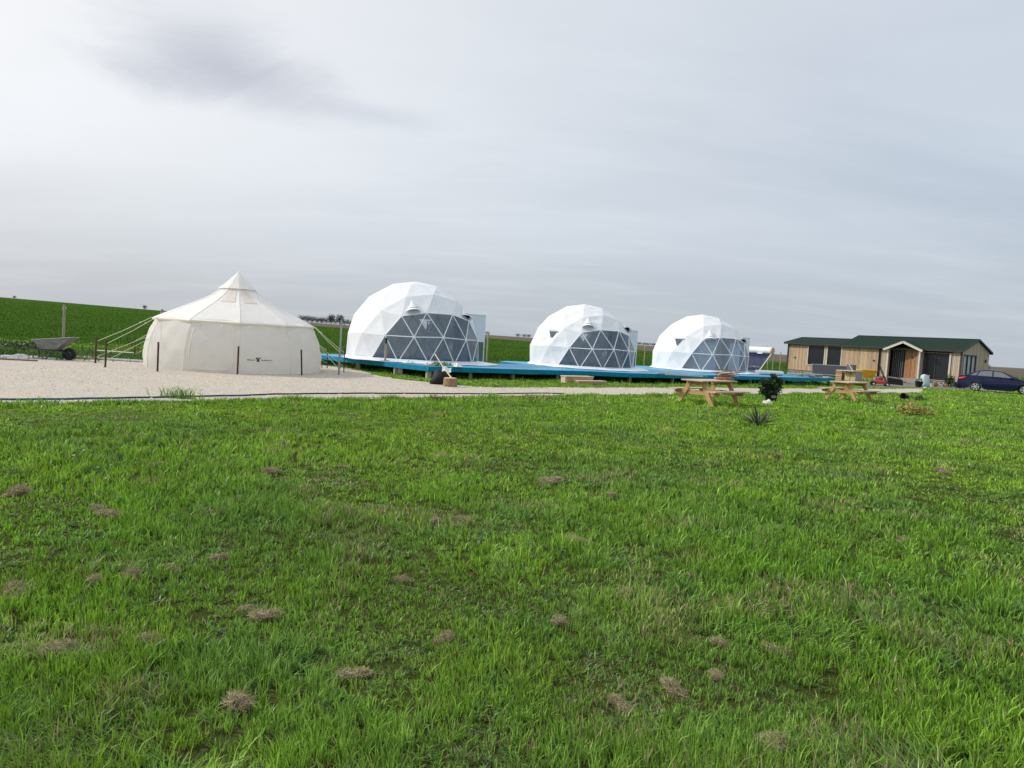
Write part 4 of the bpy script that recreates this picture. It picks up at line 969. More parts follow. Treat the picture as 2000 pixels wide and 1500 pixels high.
leaf_cloud('foliage', 160, (0, 0, .13), (.35, .22, .13), .09, [(.07, .12, .05), (.12, .17, .08), (.05, .08, .04)], [3, 2, 2], wd_, .15)
p = gp(352, 779); wd2 = thing('weed_clump', 'tall grassy weed growing at the gravel edge before the tent', 'weed', (p.x, p.y, 0))
o = blade_mesh('foliage', rng.normal(size=160) * .22, rng.normal(size=160) * .08, np.zeros(160), .10 + .22 * rng.random(160), np.full(160, .014), rng.uniform(0, 6.28, 160), rng.uniform(0, 6.28, 160), .3 + .7 * rng.random(160), pick([G1, G3, (.2, .24, .09)], [3, 3, 1], 160), parent=wd2)
p = gp(848, 781); wd3 = thing('dry_weed', 'small reddish dry weed at the gravel edge', 'weed', (p.x, p.y, 0))
o = blade_mesh('foliage', rng.normal(size=70) * .14, rng.normal(size=70) * .06, np.zeros(70), .08 + .14 * rng.random(70), np.full(70, .012), rng.uniform(0, 6.28, 70), rng.uniform(0, 6.28, 70), .2 + .6 * rng.random(70), pick([(.20, .10, .07), (.14, .12, .06)], [3, 2], 70), parent=wd3)

# ------------------------------------------------------------------ wheelbarrow, hose and sheets on the left
p = gp(108, 702.5); wb = thing('wheelbarrow', 'grey metal wheelbarrow with a fat black wheel on the gravel', 'wheelbarrow', p, R_(8))
def ring(x0, x1, y, z): return [V((x0, -y, z)), V((x1, -y, z)), V((x1, y, z)), V((x0, y, z))]
lo_, hi_ = ring(-.36, .12, .22, .36), [V((-.62, -.33, .66)), V((.62, -.33, .80)), V((.62, .33, .80)), V((-.62, .33, .66))]
m = MB(); m.add(lo_ + hi_, [(0, 1, 2, 3), (0, 4, 5, 1), (1, 5, 6, 2), (2, 6, 7, 3), (3, 7, 4, 0)])
inn_ = [q + (V((-.1, 0, .36)) - q) * .045 + V((0, 0, .012)) for q in lo_] + [q + (V((0, 0, q.z)) - q) * .03 for q in hi_]
m.add(inn_, [(0, 1, 2, 3), (0, 4, 5, 1), (1, 5, 6, 2), (2, 6, 7, 3), (3, 7, 4, 0)]); tray = m.build('tray', 'tray_grey', wb, fix=False)
m = MB(); m.tube(hi_ + [hi_[0]], .016, 6); m.build('rim', 'galv', tray)
for s_ in (-1, 1):
    m = MB(); m.tube([(-.80, s_ * .27, .52), (-.45, s_ * .25, .34), (.20, s_ * .17, .33), (.44, s_ * .10, .20)], .022, 6); m.build('handle', 'dark_metal', wb)
    m = MB(); m.tube([(-.86, s_ * .275, .56), (-.74, s_ * .265, .49)], .024, 6); m.build('grip', 'plastic_black', wb)
    m = MB(); m.tube([(-.42, s_ * .23, .33), (-.40, s_ * .25, .03), (-.33, s_ * .25, .006), (-.22, s_ * .25, .012), (.08, s_ * .20, .33)], .022, 6); m.build('leg', 'dark_metal', wb)
m = MB(); m.tube([(.15, 0, .34), (.72, 0, .22)], .02, 6); m.build('nose_bar', 'dark_metal', wb)
wl = thing_part('wheel', wb); bpy.data.objects.remove(wl)
MX = Matrix.Rotation(R_(90), 3, 'X')
m = MB(); m.lathe([(.11, -.05), (.17, -.065), (.208, -.05), (.215, 0), (.208, .05), (.17, .07), (.11, .05)], 24, (.44, 0, .215), MX, closed=False); ty = m.build('wheel', 'rubber', wb, smooth=True)
m = MB(); m.lathe([(.112, -.03), (.05, -.045), (.05, .045), (.112, .03)], 16, (.44, 0, .215), MX); m.build('rim', 'dark_metal', ty)
# blue water hose along the gravel edge
hx = [(-420, 799), (-150, 788), (0, 783), (100, 782.5), (200, 780.5), (300, 778.5), (400, 776), (480, 774.5), (530, 772.0), (620, 770.8), (720, 770), (850, 770.5), (960, 771), (1040, 769.5), (1110, 770)]
hp = [gp(x, y) for x, y in hx]; pts = []
for a, c in zip(hp[:-1], hp[1:]):
    for q in range(8): f = q / 8; pts.append(a.lerp(c, f) + V((0, .03 * math.sin((len(pts)) * .9), .030)))
m = MB(); m.tube(pts[:60], .019, 8); hs = thing('water_hose', 'dark blue water hose lying along the gravel edge', 'hose', (0, 0, 0))
m.build('blue_length', 'hose_blue', hs, smooth=True); m = MB(); m.tube(pts[59:], .017, 8); m.build('dark_length', 'hose_dark', hs, smooth=True)
rag(40, 699.5, .016, 2.2, .5, .16, 'sheet_grey', 'crumpled grey plastic sheet at the back of the gravel yard', 'sheet', 6, 'plastic_sheet')
a, c = gp(-40, 701.5), gp(73, 706.5); m = MB(); m.bar(a + V((0, 0, .035)), c + V((0, 0, .035)), .07, .045); tag(m.build('long_board', 'red_board'), 'thin reddish board lying on the gravel beside the grey sheet', 'board')
bt = thing('brush_pile', 'dark tangle of cut brush behind the grey sheet', 'brush', gp(40, 690)); o = leaf_cloud('twigs', 500, (0, 0, .22), (.9, .5, .2), .12, [(.05, .08, .05), (.10, .13, .08), (.16, .18, .15)], [3, 2, 1], bt); o['kind'] = 'stuff'
m = MB(); m.tube([(-2.4, 0, .05), (2.4, -.3, .05)], .05, 8); o = m.build('fallen_pole', 'sheet_grey'); o.location = gp(160, 700.5); tag(o, 'pale pipe lying along the gravel behind the wheelbarrow', 'pipe')

# ------------------------------------------------------------------ fence posts in the field
def fpost(pxt, pyt, pxb, pyb, Y, r, mt, lab, grp=None, cat='fence post', name='fence_post'):
    b_ = at(pxb, pyb, Y); q = at(pxt, pyt, Y); gz_ = float(ground_z(b_.x, b_.y)); b_.z = gz_ - .05
    T = thing(name, lab, cat, (b_.x, b_.y, gz_), 0, grp); m = MB(); d = q - V((b_.x, b_.y, gz_))
    m.tube([(0, 0, -.1), d * .5, d], r, 8); m.build('shaft', mt, T)
    m = MB(); m.box(d * .93, (r * 3, .02, .05)); m.build('insulator', 'white_paint' if mt == 'grey_wood' else 'dark_metal', T)
fpost(126, 595, 123.5, 665, 29.5, .055, 'grey_wood', 'tall weathered wooden pole standing behind the wheelbarrow', cat='pole')
fpost(317, 604, 316, 630, 33.0, .06, 'grey_wood', 'wooden pole rising behind the left eave of the tent', cat='pole')
fpost(667, 626, 664, 704, 34.5, .05, 'galv', 'tall grey pole in the field between the tent and largest dome', cat='pole')
fpost(953.5, 650, 950.5, 703, 45.0, .05, 'grey_wood', 'grey wooden post in the field between the largest and the middle dome')
fpost(1260, 672, 1259, 700, 52, .04, 'grey_wood', 'grey wooden post in the field between middle dome and the dome beside the heater')
fpost(1525, 688, 1523, 722, 62, .04, 'grey_wood', 'thin grey post in the field just left of the cabin'); fpost(1500, 690, 1499, 720, 66, .04, 'grey_wood', 'thin grey post in the field behind the solar heater')
post(1932.5, 727, 1930, 766, .022, 'dark_metal', 'thin dark stake in the grass before the car doors', name='garden_stake', group=None, cat='stake')
post(1992.5, 730, 1990, 766, .022, 'galv', 'thin pale stake in the grass before the car bonnet', name='garden_stake', group=None, cat='stake')

# ------------------------------------------------------------------ cabin
P0 = V((33.9, 54.0, .0)); gdir = V((.79, .613)).normalized(); fdir = V((-gdir.y, gdir.x))     # into the house, along the front to the left
hrot = math.atan2(gdir.y, gdir.x)
cab = thing('timber_cabin', 'low timber cabin with green roof and gabled porch', 'cabin', P0, hrot)
def front_t(px, py):                              # (along front, height) of a seen point on the front wall
    d = ray(px, py); o = V((0, 0, CAM_H)); nn = V((gdir.x, gdir.y, 0)); t_ = (P0 - o).dot(nn) / d.dot(nn); q = o + d * t_
    return (q - P0).dot(V((fdir.x, fdir.y, 0))), q.z
FZ = .38; EZ = 2.80; W_ = 5.3; TM = 9.2; TL = front_t(1538.5, 700)[0]; RM, RL = 3.66, 3.33
T = lambda px: front_t(px, 705)[0]
print('cabin t', [round(T(x), 2) for x in (1538.5, 1577, 1610, 1643, 1718, 1729, 1793, 1854, 1863)], front_t(1720, 679), front_t(1537, 676), front_t(1866, 744))
m = MB(); m.box((W_ / 2, TL / 2, FZ / 2 - .1), (W_ - .1, TL - .1, FZ + .2)); m.build('plinth', 'concrete', cab)
def planks(name, o, ex, ez_fn, width, z0, mt, nrm, pw=.115, holes=(), seed=0):
    """vertical boards: o origin, ex direction, ez_fn(s) top height, holes (s0,s1,z0,z1)"""
    g = random.Random(seed); m = MB(); s_ = 0.0
    while s_ < width - .01:
        e = min(s_ + pw, width); c = (s_ + e) / 2; zt = ez_fn(c); spans = [(z0, zt)]
        for h0, h1, za, zb in holes:
            if h0 - .02 < c < h1 + .02: spans = [q for a_, b_ in spans for q in ((a_, min(b_, za)), (max(a_, zb), b_)) if q[1] - q[0] > .03]
        tn = g.uniform(.78, 1.16); m.col = (tn, tn * g.uniform(.95, 1.02), tn * g.uniform(.88, 1.02))
        off = nrm * g.uniform(0, .006)
        for a_, b_ in spans:
            p0, p1 = o + ex * (s_ + .007) + off, o + ex * (e - .007) + off
            m.prism([p0 + V((0, 0, a_)), p1 + V((0, 0, a_)), p1 + V((0, 0, b_)), p0 + V((0, 0, b_))], nrm * .022)
        s_ = e
    ob = m.build(name, mt, cab); ob['kind'] = 'stuff'; return ob
X, Yv, Zv = V((1, 0, 0)), V((0, 1, 0)), V((0, 0, 1))
# inner walls behind the cladding
tw = {k: T(k) for k in (1577, 1610, 1614.5, 1643, 1718, 1727, 1729, 1793, 1799, 1854.5, 1863)}
wz0, wz1 = .95, 2.62
holes_f = [(tw[1610], tw[1577], wz0, wz1), (tw[1643], tw[1614.5], wz0, wz1), (tw[1854.5], tw[1799], FZ + .04, 2.50), (tw[1793] + .1, tw[1729] - .1, FZ, 2.6)]
planks('front_cladding', V((0, tw[1718], 0)), Yv, lambda s_: EZ, TL - tw[1718], FZ, 'cladding', -X, holes=[(a - tw[1718], b_ - tw[1718], c, d) for a, b_, c, d in holes_f], seed=1)
planks('front_cladding', V((0, 0, 0)), Yv, lambda s_: EZ, tw[1718] - .02, FZ, 'cladding_pale', -X, holes=holes_f, seed=2)
rise = lambda s_, top: EZ + (top - EZ) * (1 - abs(s_ - W_ / 2) / (W_ / 2))
gd0, gd1 = .25, 2.70                               # gable glazed door
planks('gable_cladding', V((0, 0, 0)), X, lambda s_: rise(s_, RM) - .03, W_, FZ, 'cladding_pale', -Yv, holes=[(gd0, gd1, FZ + .05, 2.42)], seed=3)
planks('gable_cladding', V((0, TL, 0)), X, lambda s_: rise(s_, RL) - .03, W_, FZ, 'cladding', Yv, seed=4)
planks('gable_cladding', V((0, TM, 0)), X, lambda s_: rise(s_, RM) - .03, W_, EZ - .1, 'cladding', Yv, seed=6)
planks('rear_cladding', V((W_, 0, 0)), Yv, lambda s_: EZ, TL, FZ, 'cladding_pale', X, seed=5)
m = MB(); m.box((W_ / 2, TL / 2, FZ + .02), (W_ - .2, TL - .2, .03)); m.build('floor', 'grey_wood', cab)
m = MB(); m.box((2.4, TL / 2, 1.55), (.05, TL - .2, 2.3)); m.build('inner_wall', 'trim_dark', cab)
def roof(t0, t1, top, ovl, ovr, nm):
    for s_ in (0, 1):
        xe = -.32 if s_ == 0 else W_ + .32; sl = (top - EZ) / (W_ / 2); ze = EZ + .03 - sl * .32
        a, b_ = V((xe, t0 - ovr, ze)), V((W_ / 2, t0 - ovr, top + .03)); c, d = V((W_ / 2, t1 + ovl, top + .03)), V((xe, t1 + ovl, ze))
        m = MB(); m.prism([a, b_, c, d], (0, 0, .07)); rf = m.build(nm, 'roof_green', cab)
        m = MB(); m.bar(V((xe, t0 - ovr, ze - .01)), V((xe, t1 + ovl, ze - .01)), .03, .15); m.build('eave_trim', 'trim_dark', cab)
        for yy in ((t0 - ovr - .012), (t1 + ovl + .012)):
            m = MB(); m.bar(V((xe, yy, ze + .02)), V((W_ / 2, yy, top + .05)), .024, .13); m.build('rake_trim', 'trim_dark', cab)
    m = MB(); m.bar(V((W_ / 2, t0 - ovr, top + .10)), V((W_ / 2, t1 + ovl, top + .10)), .18, .03); m.build('ridge_cap', 'roof_green', cab)
roof(0, TM, RM, .12, .16, 'roof_slope'); roof(TM + .18, TL, RL, .30, 0, 'roof_slope')
# big dark windows on the left wing
for a, b_ in ((tw[1610], tw[1577]), (tw[1643], tw[1614.5])):
    wnd = MB(); wnd.box((.03, (a + b_) / 2, (wz0 + wz1) / 2), (.02, b_ - a, wz1 - wz0)); wo = wnd.build('window', 'dark_glass', cab)
    for yy in (a, b_): m = MB(); m.box((-.035, yy, (wz0 + wz1) / 2), (.05, .09, wz1 - wz0 + .1)); m.build('frame', 'trim_pale', wo)
    m = MB(); m.box((-.035, (a + b_) / 2, wz0 - .04), (.09, b_ - a + .14, .07)); m.build('sill', 'trim_pale', wo)
for yy, mt in ((tw[1718] - .02, 'trim_dark'), (TL + .0, 'trim_dark'), (.02, 'trim_dark')):
    m = MB(); m.box((-.045, yy, (FZ + EZ) / 2), (.05, .12, EZ - FZ)); m.build('corner_trim', mt, cab)
m = MB(); m.tube([(-.12, tw[1718] + .05, FZ), (-.12, tw[1718] + .05, EZ - .05)], .035, 8); m.build('downpipe', 'trim_dark', cab)
for px, py in ((1553, 697.5), (1707, 704)):
    s_, z = front_t(px, py); m = MB(); m.box((-.07, s_, z), (.10, .13, .09)); m.build('wall_lamp', 'trim_dark', cab)
# wide glazed opening to the right of the porch
a, b_ = tw[1854.5], tw[1799]
m = MB(); m.box((.10, (a + b_) / 2, 1.45), (.02, b_ - a, 2.1)); go = m.build('glazed_door', 'dark_glass', cab)
for yy in (a + .03, (a + b_) / 2, b_ - .03): m = MB(); m.box((.07, yy, 1.45), (.05, .07, 2.14)); m.build('frame', 'trim_dark', go)
m = MB(); m.box((.07, (a + b_) / 2, 2.48), (.05, b_ - a, .08)); m.build('frame', 'trim_dark', go)
m = MB(); m.box((-.06, (a + b_) / 2, 2.62), (.05, b_ - a + .3, .16)); m.build('header_beam', 'cladding', cab)
m = MB(); m.box((-.06, a - .06, 1.42), (.05, .12, 2.24)); m.build('door_post', 'trim_pale', cab)
# gable glazed door, three leaves; pale pane colour stands in for reflected sky
m = MB(); m.box(((gd0 + gd1) / 2, .06, 1.43), (gd1 - gd0, .02, 2.0)); go = m.build('glazed_door', 'mirror', cab)
for k in range(4):
    x = gd0 + (gd1 - gd0) * k / 3; m = MB(); m.box((x, .0, 1.43), (.13, .07, 2.06)); m.build('frame', 'trim_dark', go)
for z in (.42, 2.44): m = MB(); m.box(((gd0 + gd1) / 2, 0, z), (gd1 - gd0 + .12, .07, .1)); m.build('frame', 'trim_dark', go)
m = MB(); m.box((4.5, -.06, 2.1), (.14, .10, .22)); m.build('wall_lamp', 'trim_dark', cab)
# gabled porch
pa, pb = T(1802), T(1740); pd = .62; pc = (pa + pb) / 2; pe = EZ - .12; pt = EZ + .42
m = MB(); m.box((-pd / 2, pc, FZ / 2 - .05), (pd, pb - pa + .1, FZ + .1)); m.build('porch_floor', 'concrete', cab)
for yy in (pa, pb): m = MB(); m.box((-pd, yy, (FZ + pe) / 2), (.10, .12, pe - FZ)); m.build('porch_post', 'trim_pale', cab)
for yy, sgn in ((pa - .05, -1), (pb + .05, 1)): planks('porch_cladding', V((-pd + .06, yy, 0)), X, lambda s_: pe, pd - .1, FZ, 'cladding_pale', Yv * sgn, seed=8)
ov = .28
for s_ in (-1, 1):
    ye = pc + s_ * ((pb - pa) / 2 + ov); ze = pe - ov * (pt - pe) / ((pb - pa) / 2)
    m = MB(); m.prism([(-pd - .25, ye, ze + .06), (-pd - .25, pc, pt + .06), (1.6, pc, pt + .06), (1.6, ye, ze + .06)], (0, 0, .07)); m.build('porch_roof', 'roof_green', cab)
    m = MB(); m.bar((-pd - .27, ye, ze + .03), (-pd - .27, pc, pt + .03), .04, .20, up=(0, 0, 1)); m.build('barge_board', 'trim_pale', cab)
    m = MB(); m.bar((-pd - .275, ye, ze + .15), (-pd - .275, pc, pt + .15), .05, .05, up=(0, 0, 1)); m.build('rake_trim', 'trim_dark', cab)
dm = pa + (pb - pa) * .55
m = MB(); m.box((.05, (dm + pb) / 2, 1.5), (.05, pb - dm - .1, 2.2)); do = m.build('door', 'plastic_black', cab)
g = random.Random(3)
for k in range(6): yy = dm + .1 + (pb - dm - .2) * (k + .5) / 6; m = MB(); m.box((.015, yy, 1.5), (.02, .05, 2.1)); m.build('slat', 'fabric_grey', do)
planks('porch_back_cladding', V((.02, pa - .02, 0)), Yv, lambda s_: 2.7, dm - pa + .02, FZ, 'cladding_red', -X, seed=10)
m = MB(); m.box((-.03, pa + (dm - pa) * .6, 2.05), (.08, .1, .12)); m.build('wall_lamp', 'trim_dark', cab)
ptri = MB(); ptri.add([(-.01, pa, pe), (-.01, pb, pe), (-.01, pc, pt)], [(0, 1, 2)]); ptri.build('porch_gable_inside', 'cladding_red', cab)

# ------------------------------------------------------------------ blue saloon car
cp0 = gp(1904, 762.0); cdir = V((math.cos(R_(-33)), math.sin(R_(-33)), 0))
cr = at(1904, 762, 47.5); 
car = thing('parked_car', 'dark blue saloon car parked beside the cabin', 'car', (cr.x, cr.y, 0), R_(-33))
XR, XF = 0.0, 2.65; WR = .315; HW = .89
def arch(xc): return [(xc + .37 * math.cos(t_), .30 + .37 * math.sin(t_)) for t_ in np.linspace(math.pi, 0, 13)]
lower = [(-.98, .30)] + [(-.55, .22)] + [q for q in arch(XR)] + [(.55, .17), (2.1, .17)] + [q for q in arch(XF)] + [(3.1, .20), (3.42, .24), (3.50, .45), (3.46, .62), (3.30, .76), (2.95, .86), (2.35, .96), (1.9, 1.0), (.4, 1.02), (-.35, 1.03), (-.72, 1.04), (-.95, 1.0), (-1.02, .80), (-1.04, .55), (-1.02, .38)]
def wz(x, z): 
    k = 1.0 - .05 * max(0, (z - .75)) / .3 - .06 * max(0, .45 - z) / .3
    e = 1.0 - .16 * max(0, (x - 2.6) / .9) ** 2 - .12 * max(0, (-.5 - x) / .5) ** 2; return HW * k * e
m = MB(); nL = len(lower)
secs = [-1, -.965, .965, 1]
lf = [V((x, -wz(x, z), z)) for x, z in lower]; rt_ = [V((x, wz(x, z), z)) for x, z in lower]
ib = [V((x * .99 + .012, -wz(x, z) * .93, z + (.012 if z > .9 else 0))) for x, z in lower]; it = [V((p.x, -p.y, p.z)) for p in ib]
m.add(lf, [tuple(range(nL))]); m.add(rt_, [tuple(range(nL - 1, -1, -1))])
for A_, B_ in ((lf, ib), (ib, it), (it, rt_)): m.add(A_ + B_, [(i, (i + 1) % nL, nL + (i + 1) % nL, nL + i) for i in range(nL)])
body = m.build('body', 'car_blue', car)
# cabin: roof skin, pillars, panes
gl = [(-.62, 1.03), (.02, 1.36), (.55, 1.455), (1.0, 1.465), (1.45, 1.40), (2.35, .965)]       # outer line of the glasshouse
def gy(z): return .845 - .25 * max(0, z - .98) / .49
m = MB(); top = gl[1:5]; m.add([V((x, -gy(z), z)) for x, z in top] + [V((x, -gy(z) * .5, z + .02)) for x, z in top] + [V((x, gy(z) * .5, z + .02)) for x, z in top] + [V((x, gy(z), z)) for x, z in top],
      [(r * 4 + i, r * 4 + i + 1, (r + 1) * 4 + i + 1, (r + 1) * 4 + i) for r in range(3) for i in range(3)]); m.build('roof', 'car_blue', car, smooth=True)
P3 = lambda x, z, s_, o_=0: V((x, s_ * (gy(z) + o_), z))
m = MB(); m.add([P3(*gl[0], -1), P3(*gl[0], 1), P3(*gl[1], 1), P3(*gl[1], -1)], [(0, 1, 2, 3)]); m.build('rear_window', 'car_glass', car)
m = MB(); m.add([P3(*gl[5], -1), P3(*gl[5], 1), P3(*gl[4], 1), P3(*gl[4], -1)], [(0, 1, 2, 3)]); m.build('windscreen', 'car_glass', car)
for s_ in (-1, 1):
    m = MB(); side = [(-.62, 1.02)] + gl[1:5] + [(2.35, .955)]; m.add([P3(x, z, s_) for x, z in side], [tuple(range(6))]); m.build('pillar_panel', 'car_blue', car)
    for w_ in ([(-.33, 1.06), (-.02, 1.06), (.10, 1.31), (.06, 1.32)], [(.05, 1.055), (.86, 1.045), (.86, 1.39), (.56, 1.39), (.20, 1.335)], [(.94, 1.045), (1.95, 1.01), (1.42, 1.335), (1.0, 1.395), (.94, 1.395)]):
        m = MB(); m.add([P3(x, z, s_, .008) for x, z in w_], [tuple(range(len(w_)))]); m.build('side_window', 'car_glass', car)
    for xh in (.35, 1.30): m = MB(); m.box((xh, s_ * (wz(xh, .86) + .012), .86), (.2, .03, .035)); m.build('door_handle', 'car_blue', car)
    for xd in (.0, .92, 1.98): m = MB(); m.bar((xd + (.0 if xd else .33), s_ * (wz(xd, .6) + .003), .30), (xd + (.0 if xd else .33), s_ * (wz(xd, .98) + .003), .98), .008, .012); m.build('door_gap', 'plastic_black', car)
    m = MB(); m.lathe([(.03, -.10), (.09, -.04), (.09, .06), (.04, .1)], 10, (1.92, s_ * 1.0, 1.02), Matrix.Rotation(R_(90), 3, 'Y')); m.build('mirror', 'car_blue', car, smooth=True)
    m = MB(); m.prism([(-1.0, s_ * .60, .80), (-.99, s_ * .60, .96), (-.70, s_ * .845, .985), (-.52, s_ * .865, .93), (-.66, s_ * .87, .83), (-.92, s_ * .84, .78)], V((-.03, s_ * .03, 0))); m.build('tail_light', 'lamp_red', car)
    m = MB(); m.prism([(3.40, s_ * .5, .60), (3.38, s_ * .5, .70), (2.95, s_ * .82, .80), (3.0, s_ * .84, .70), (3.3, s_ * .72, .60)], V((.03, s_ * .03, .0))); m.build('headlight', 'lamp_white', car)
    m = MB(); m.bar((.45, s_ * (HW * .955), .24), (2.2, s_ * (HW * .955), .24), .03, .05); m.build('sill_trim', 'plastic_black', car)
m = MB(); m.box((-1.045, 0, .72), (.02, .5, .11)); m.build('number_plate', 'lamp_white', car)
m = MB(); m.box((-1.03, 0, .36), (.06, 1.4, .14)); m.build('bumper_trim', 'plastic_black', car)
for xc in (XR, XF):
    for s_ in (-1, 1):
        m = MB(); m.lathe([(.21, -.10), (.29, -.105), (.315, -.07), (.315, .07), (.29, .105), (.21, .10)], 28, (xc, s_ * .76, .315), MX, closed=False); wo = m.build('wheel', 'rubber', car, smooth=True)
        m = MB(); m.lathe([(.215, -.09), (.20, -.06), (.06, -.03), (.06, .03), (.20, .06), (.215, .09)], 20, (xc, s_ * .76, .315), MX); m.build('rim', 'plastic_black', wo)
        m = MB()
        for k in range(6):
            t_ = k * math.pi / 3; c = V((xc, s_ * .865, .315)); d = V((math.cos(t_), 0, math.sin(t_))); m.bar(c + d * .03, c + d * .20, .02, .062, up=V((-math.sin(t_), 0, math.cos(t_))))
        m.lathe([(.2, -.012), (.222, -.012), (.222, .012), (.2, .012), (.2, -.012)], 24, (xc, s_ * .862, .315), MX, closed=False); m.lathe([(.05, -.014), (.05, .018)], 10, (xc, s_ * .866, .315), MX); m.build('spokes', 'alloy', wo)
m = MB(); m.box((.9, 0, .75), (2.2, 1.2, .1)); m.build('interior_floor', 'plastic_black', car)
for xs in (.25, 1.15):
    for s_ in (-.36, .36): m = MB(); m.box((xs, s_, 1.02), (.14, .46, .55)); m.build('seat', 'plastic_black', car)

# ------------------------------------------------------------------ things in front of the cabin
def G(px, py): q = gp(px, py); q.z = 0; return q
# grey garden sofa
q = at(1620, 735, 50.0); q.z = 0; s0 = thing('garden_sofa', 'long grey upholstered sofa back standing before the cabin windows', 'sofa', q, R_(-3))
m = MB(); m.box((0, .12, .78), (2.35, .16, .66), Matrix.Rotation(R_(-14), 3, 'X')); m.build('backrest', 'fabric_grey', s0)
m = MB(); m.box((0, .20, 1.115), (2.38, .12, .045), Matrix.Rotation(R_(-14), 3, 'X')); m.build('top_edge', 'cushion_edge', s0)
m = MB(); m.box((-.35, -.35, .40), (2.9, .8, .16)); m.build('seat', 'fabric_grey', s0)
m = MB(); m.box((-.35, -.76, .46), (2.9, .03, .05)); m.build('seat_edge', 'cushion_edge', s0)
for x in (-1.65, -.4, .9):
    for y in (-.6, .2): m = MB(); m.box((x, y, .16), (.08, .08, .33)); m.build('leg', 'dark_metal', s0)
# slatted white rack leaning on the deck
q = G(1562, 752.5); s0 = thing('slatted_rack', 'white metal rack of slanted bars leaning on the deck end', 'rack', q, R_(36))
for k in range(10):
    x = -.62 + k * .125; m = MB(); m.tube([(x + .22, 0, .0), (x - .18, .28, .62)], .013, 6); m.build('bar', 'trim_pale', s0)
m = MB(); m.tube([(-.85, .28, .63), (.55, .28, .63)], .02, 6); m.build('rail', 'trim_pale', s0); m = MB(); m.tube([(-.48, 0, .02), (.80, 0, .02)], .02, 6); m.build('rail', 'trim_pale', s0)
# loungers / boards stacked on the deck's end
g = random.Random(21)
for i, (xa, ya, xb, yb, hh, mt, lab) in enumerate([(1538, 732, 1606, 736, .10, 'trim_pale', 'long whitish batten on top of the stack at the deck end'), (1545, 733, 1600, 738, .05, 'fabric_grey', 'dark flat panel in the stack at the deck end'), (1585, 735.5, 1622, 738.5, .02, 'sheet_grey', 'pale flat sheet at the right end of the deck')]):
    a, c = gp(xa, ya, DZ + .01), gp(xb, yb, DZ + .01); m = MB(); m.bar(a + V((0, 0, .02 + hh)), c + V((0, 0, .02 + hh)), .55 - .12 * (i == 0) * 3, .05)
    if hh > .03: m.bar(a.lerp(c, .3) + V((0, 0, hh / 2)), a.lerp(c, .36) + V((0, 0, hh / 2)), .3, hh); m.bar(a.lerp(c, .7) + V((0, 0, hh / 2)), a.lerp(c, .76) + V((0, 0, hh / 2)), .3, hh)
    tag(m.build('stacked_board', mt), lab, 'board')
# plywood cabinet with a work top, on blocks
q = at(1666, 749, 45.0); q.z = 0; s0 = thing('plywood_cabinet', 'plywood cabinet with silver side and pale top standing on blocks', 'cabinet', q, R_(38))
m = MB(); m.box((0, 0, .58), (.85, .70, .60)); m.build('carcass', 'silver_box', s0)
m = MB(); m.box((-.44, 0, .58), (.02, .68, .58)); dr = m.build('door', 'plywood', s0)
m = MB(); m.box((-.46, 0, .58), (.012, .02, .56)); m.build('door_gap', 'trim_dark', dr); m = MB(); m.box((-.465, 0, .74), (.02, .18, .03)); m.build('handle', 'trim_dark', dr)
m = MB(); m.box((-.15, .1, .905), (1.3, .95, .04)); m.build('top', 'trim_pale', s0)
for x in (-.35, .35):
    for y in (-.28, .28): m = MB(); m.box((x, y, .14), (.12, .12, .28)); m.build('block', 'grey_wood', s0)
q = at(1641, 748, 45.6); q.z = 0; s0 = thing('firewood_stack', 'small stack of split firewood beside the plywood cabinet', 'firewood', q, R_(20))
for k in range(22):
    r_ = k // 3; c = V(((k % 3 - 1) * .15, 0, .06 + r_ * .115)); m = MB(); m.tube([c + V((0, -.25, 0)), c + V((g.uniform(-.02, .02), .25, 0))], g.uniform(.045, .062), 6); m.build('log', g.choice(['log', 'pine', 'grey_wood']), s0)
q = at(1690, 742, 47.0); q.z = 0; s0 = thing('yellow_cart', 'yellow plastic tub cart behind the plywood cabinet', 'cart', q, R_(10))
m = MB(); m.add([V((x, y, z)) for z, sx, sy in ((.45, .35, .25), (.98, .58, .36)) for x, y in ((-sx, -sy), (sx, -sy), (sx, sy), (-sx, sy))], [(0, 1, 2, 3), (0, 1, 5, 4), (1, 2, 6, 5), (2, 3, 7, 6), (3, 0, 4, 7)]); m.build('tub', 'yellow', s0)
m = MB(); m.tube([(-.58, -.36, .98), (.58, -.36, .98), (.58, .36, .98), (-.58, .36, .98), (-.58, -.36, .98)], .025, 6); m.build('rim', 'yellow', s0)
for s_ in (-1, 1):
    m = MB(); m.tube([(s_ * .3, -.25, .45), (s_ * .36, -.3, 0)], .02, 6); m.build('leg', 'dark_metal', s0); m = MB(); m.tube([(s_ * .3, .25, .45), (s_ * .36, .3, 0)], .02, 6); m.build('leg', 'dark_metal', s0)
q = at(1662, 716, 46.2); cbm = s0
wbk = thing('window_crate', 'dark framed crate standing on the plywood cabinet top', 'crate', (V((at(1660, 749, 45.2).x, at(1660, 749, 45.2).y, .927))), R_(38))
m = MB(); m.box((0, 0, .17), (.42, .40, .32)); m.build('box', 'fabric_grey', wbk); m = MB(); m.bar((-.23, -.22, .0), (-.23, .05, .36), .03, .04); m.build('frame', 'trim_pale', wbk); m = MB(); m.box((0, 0, .34), (.44, .42, .02)); m.build('lid', 'trim_dark', wbk)
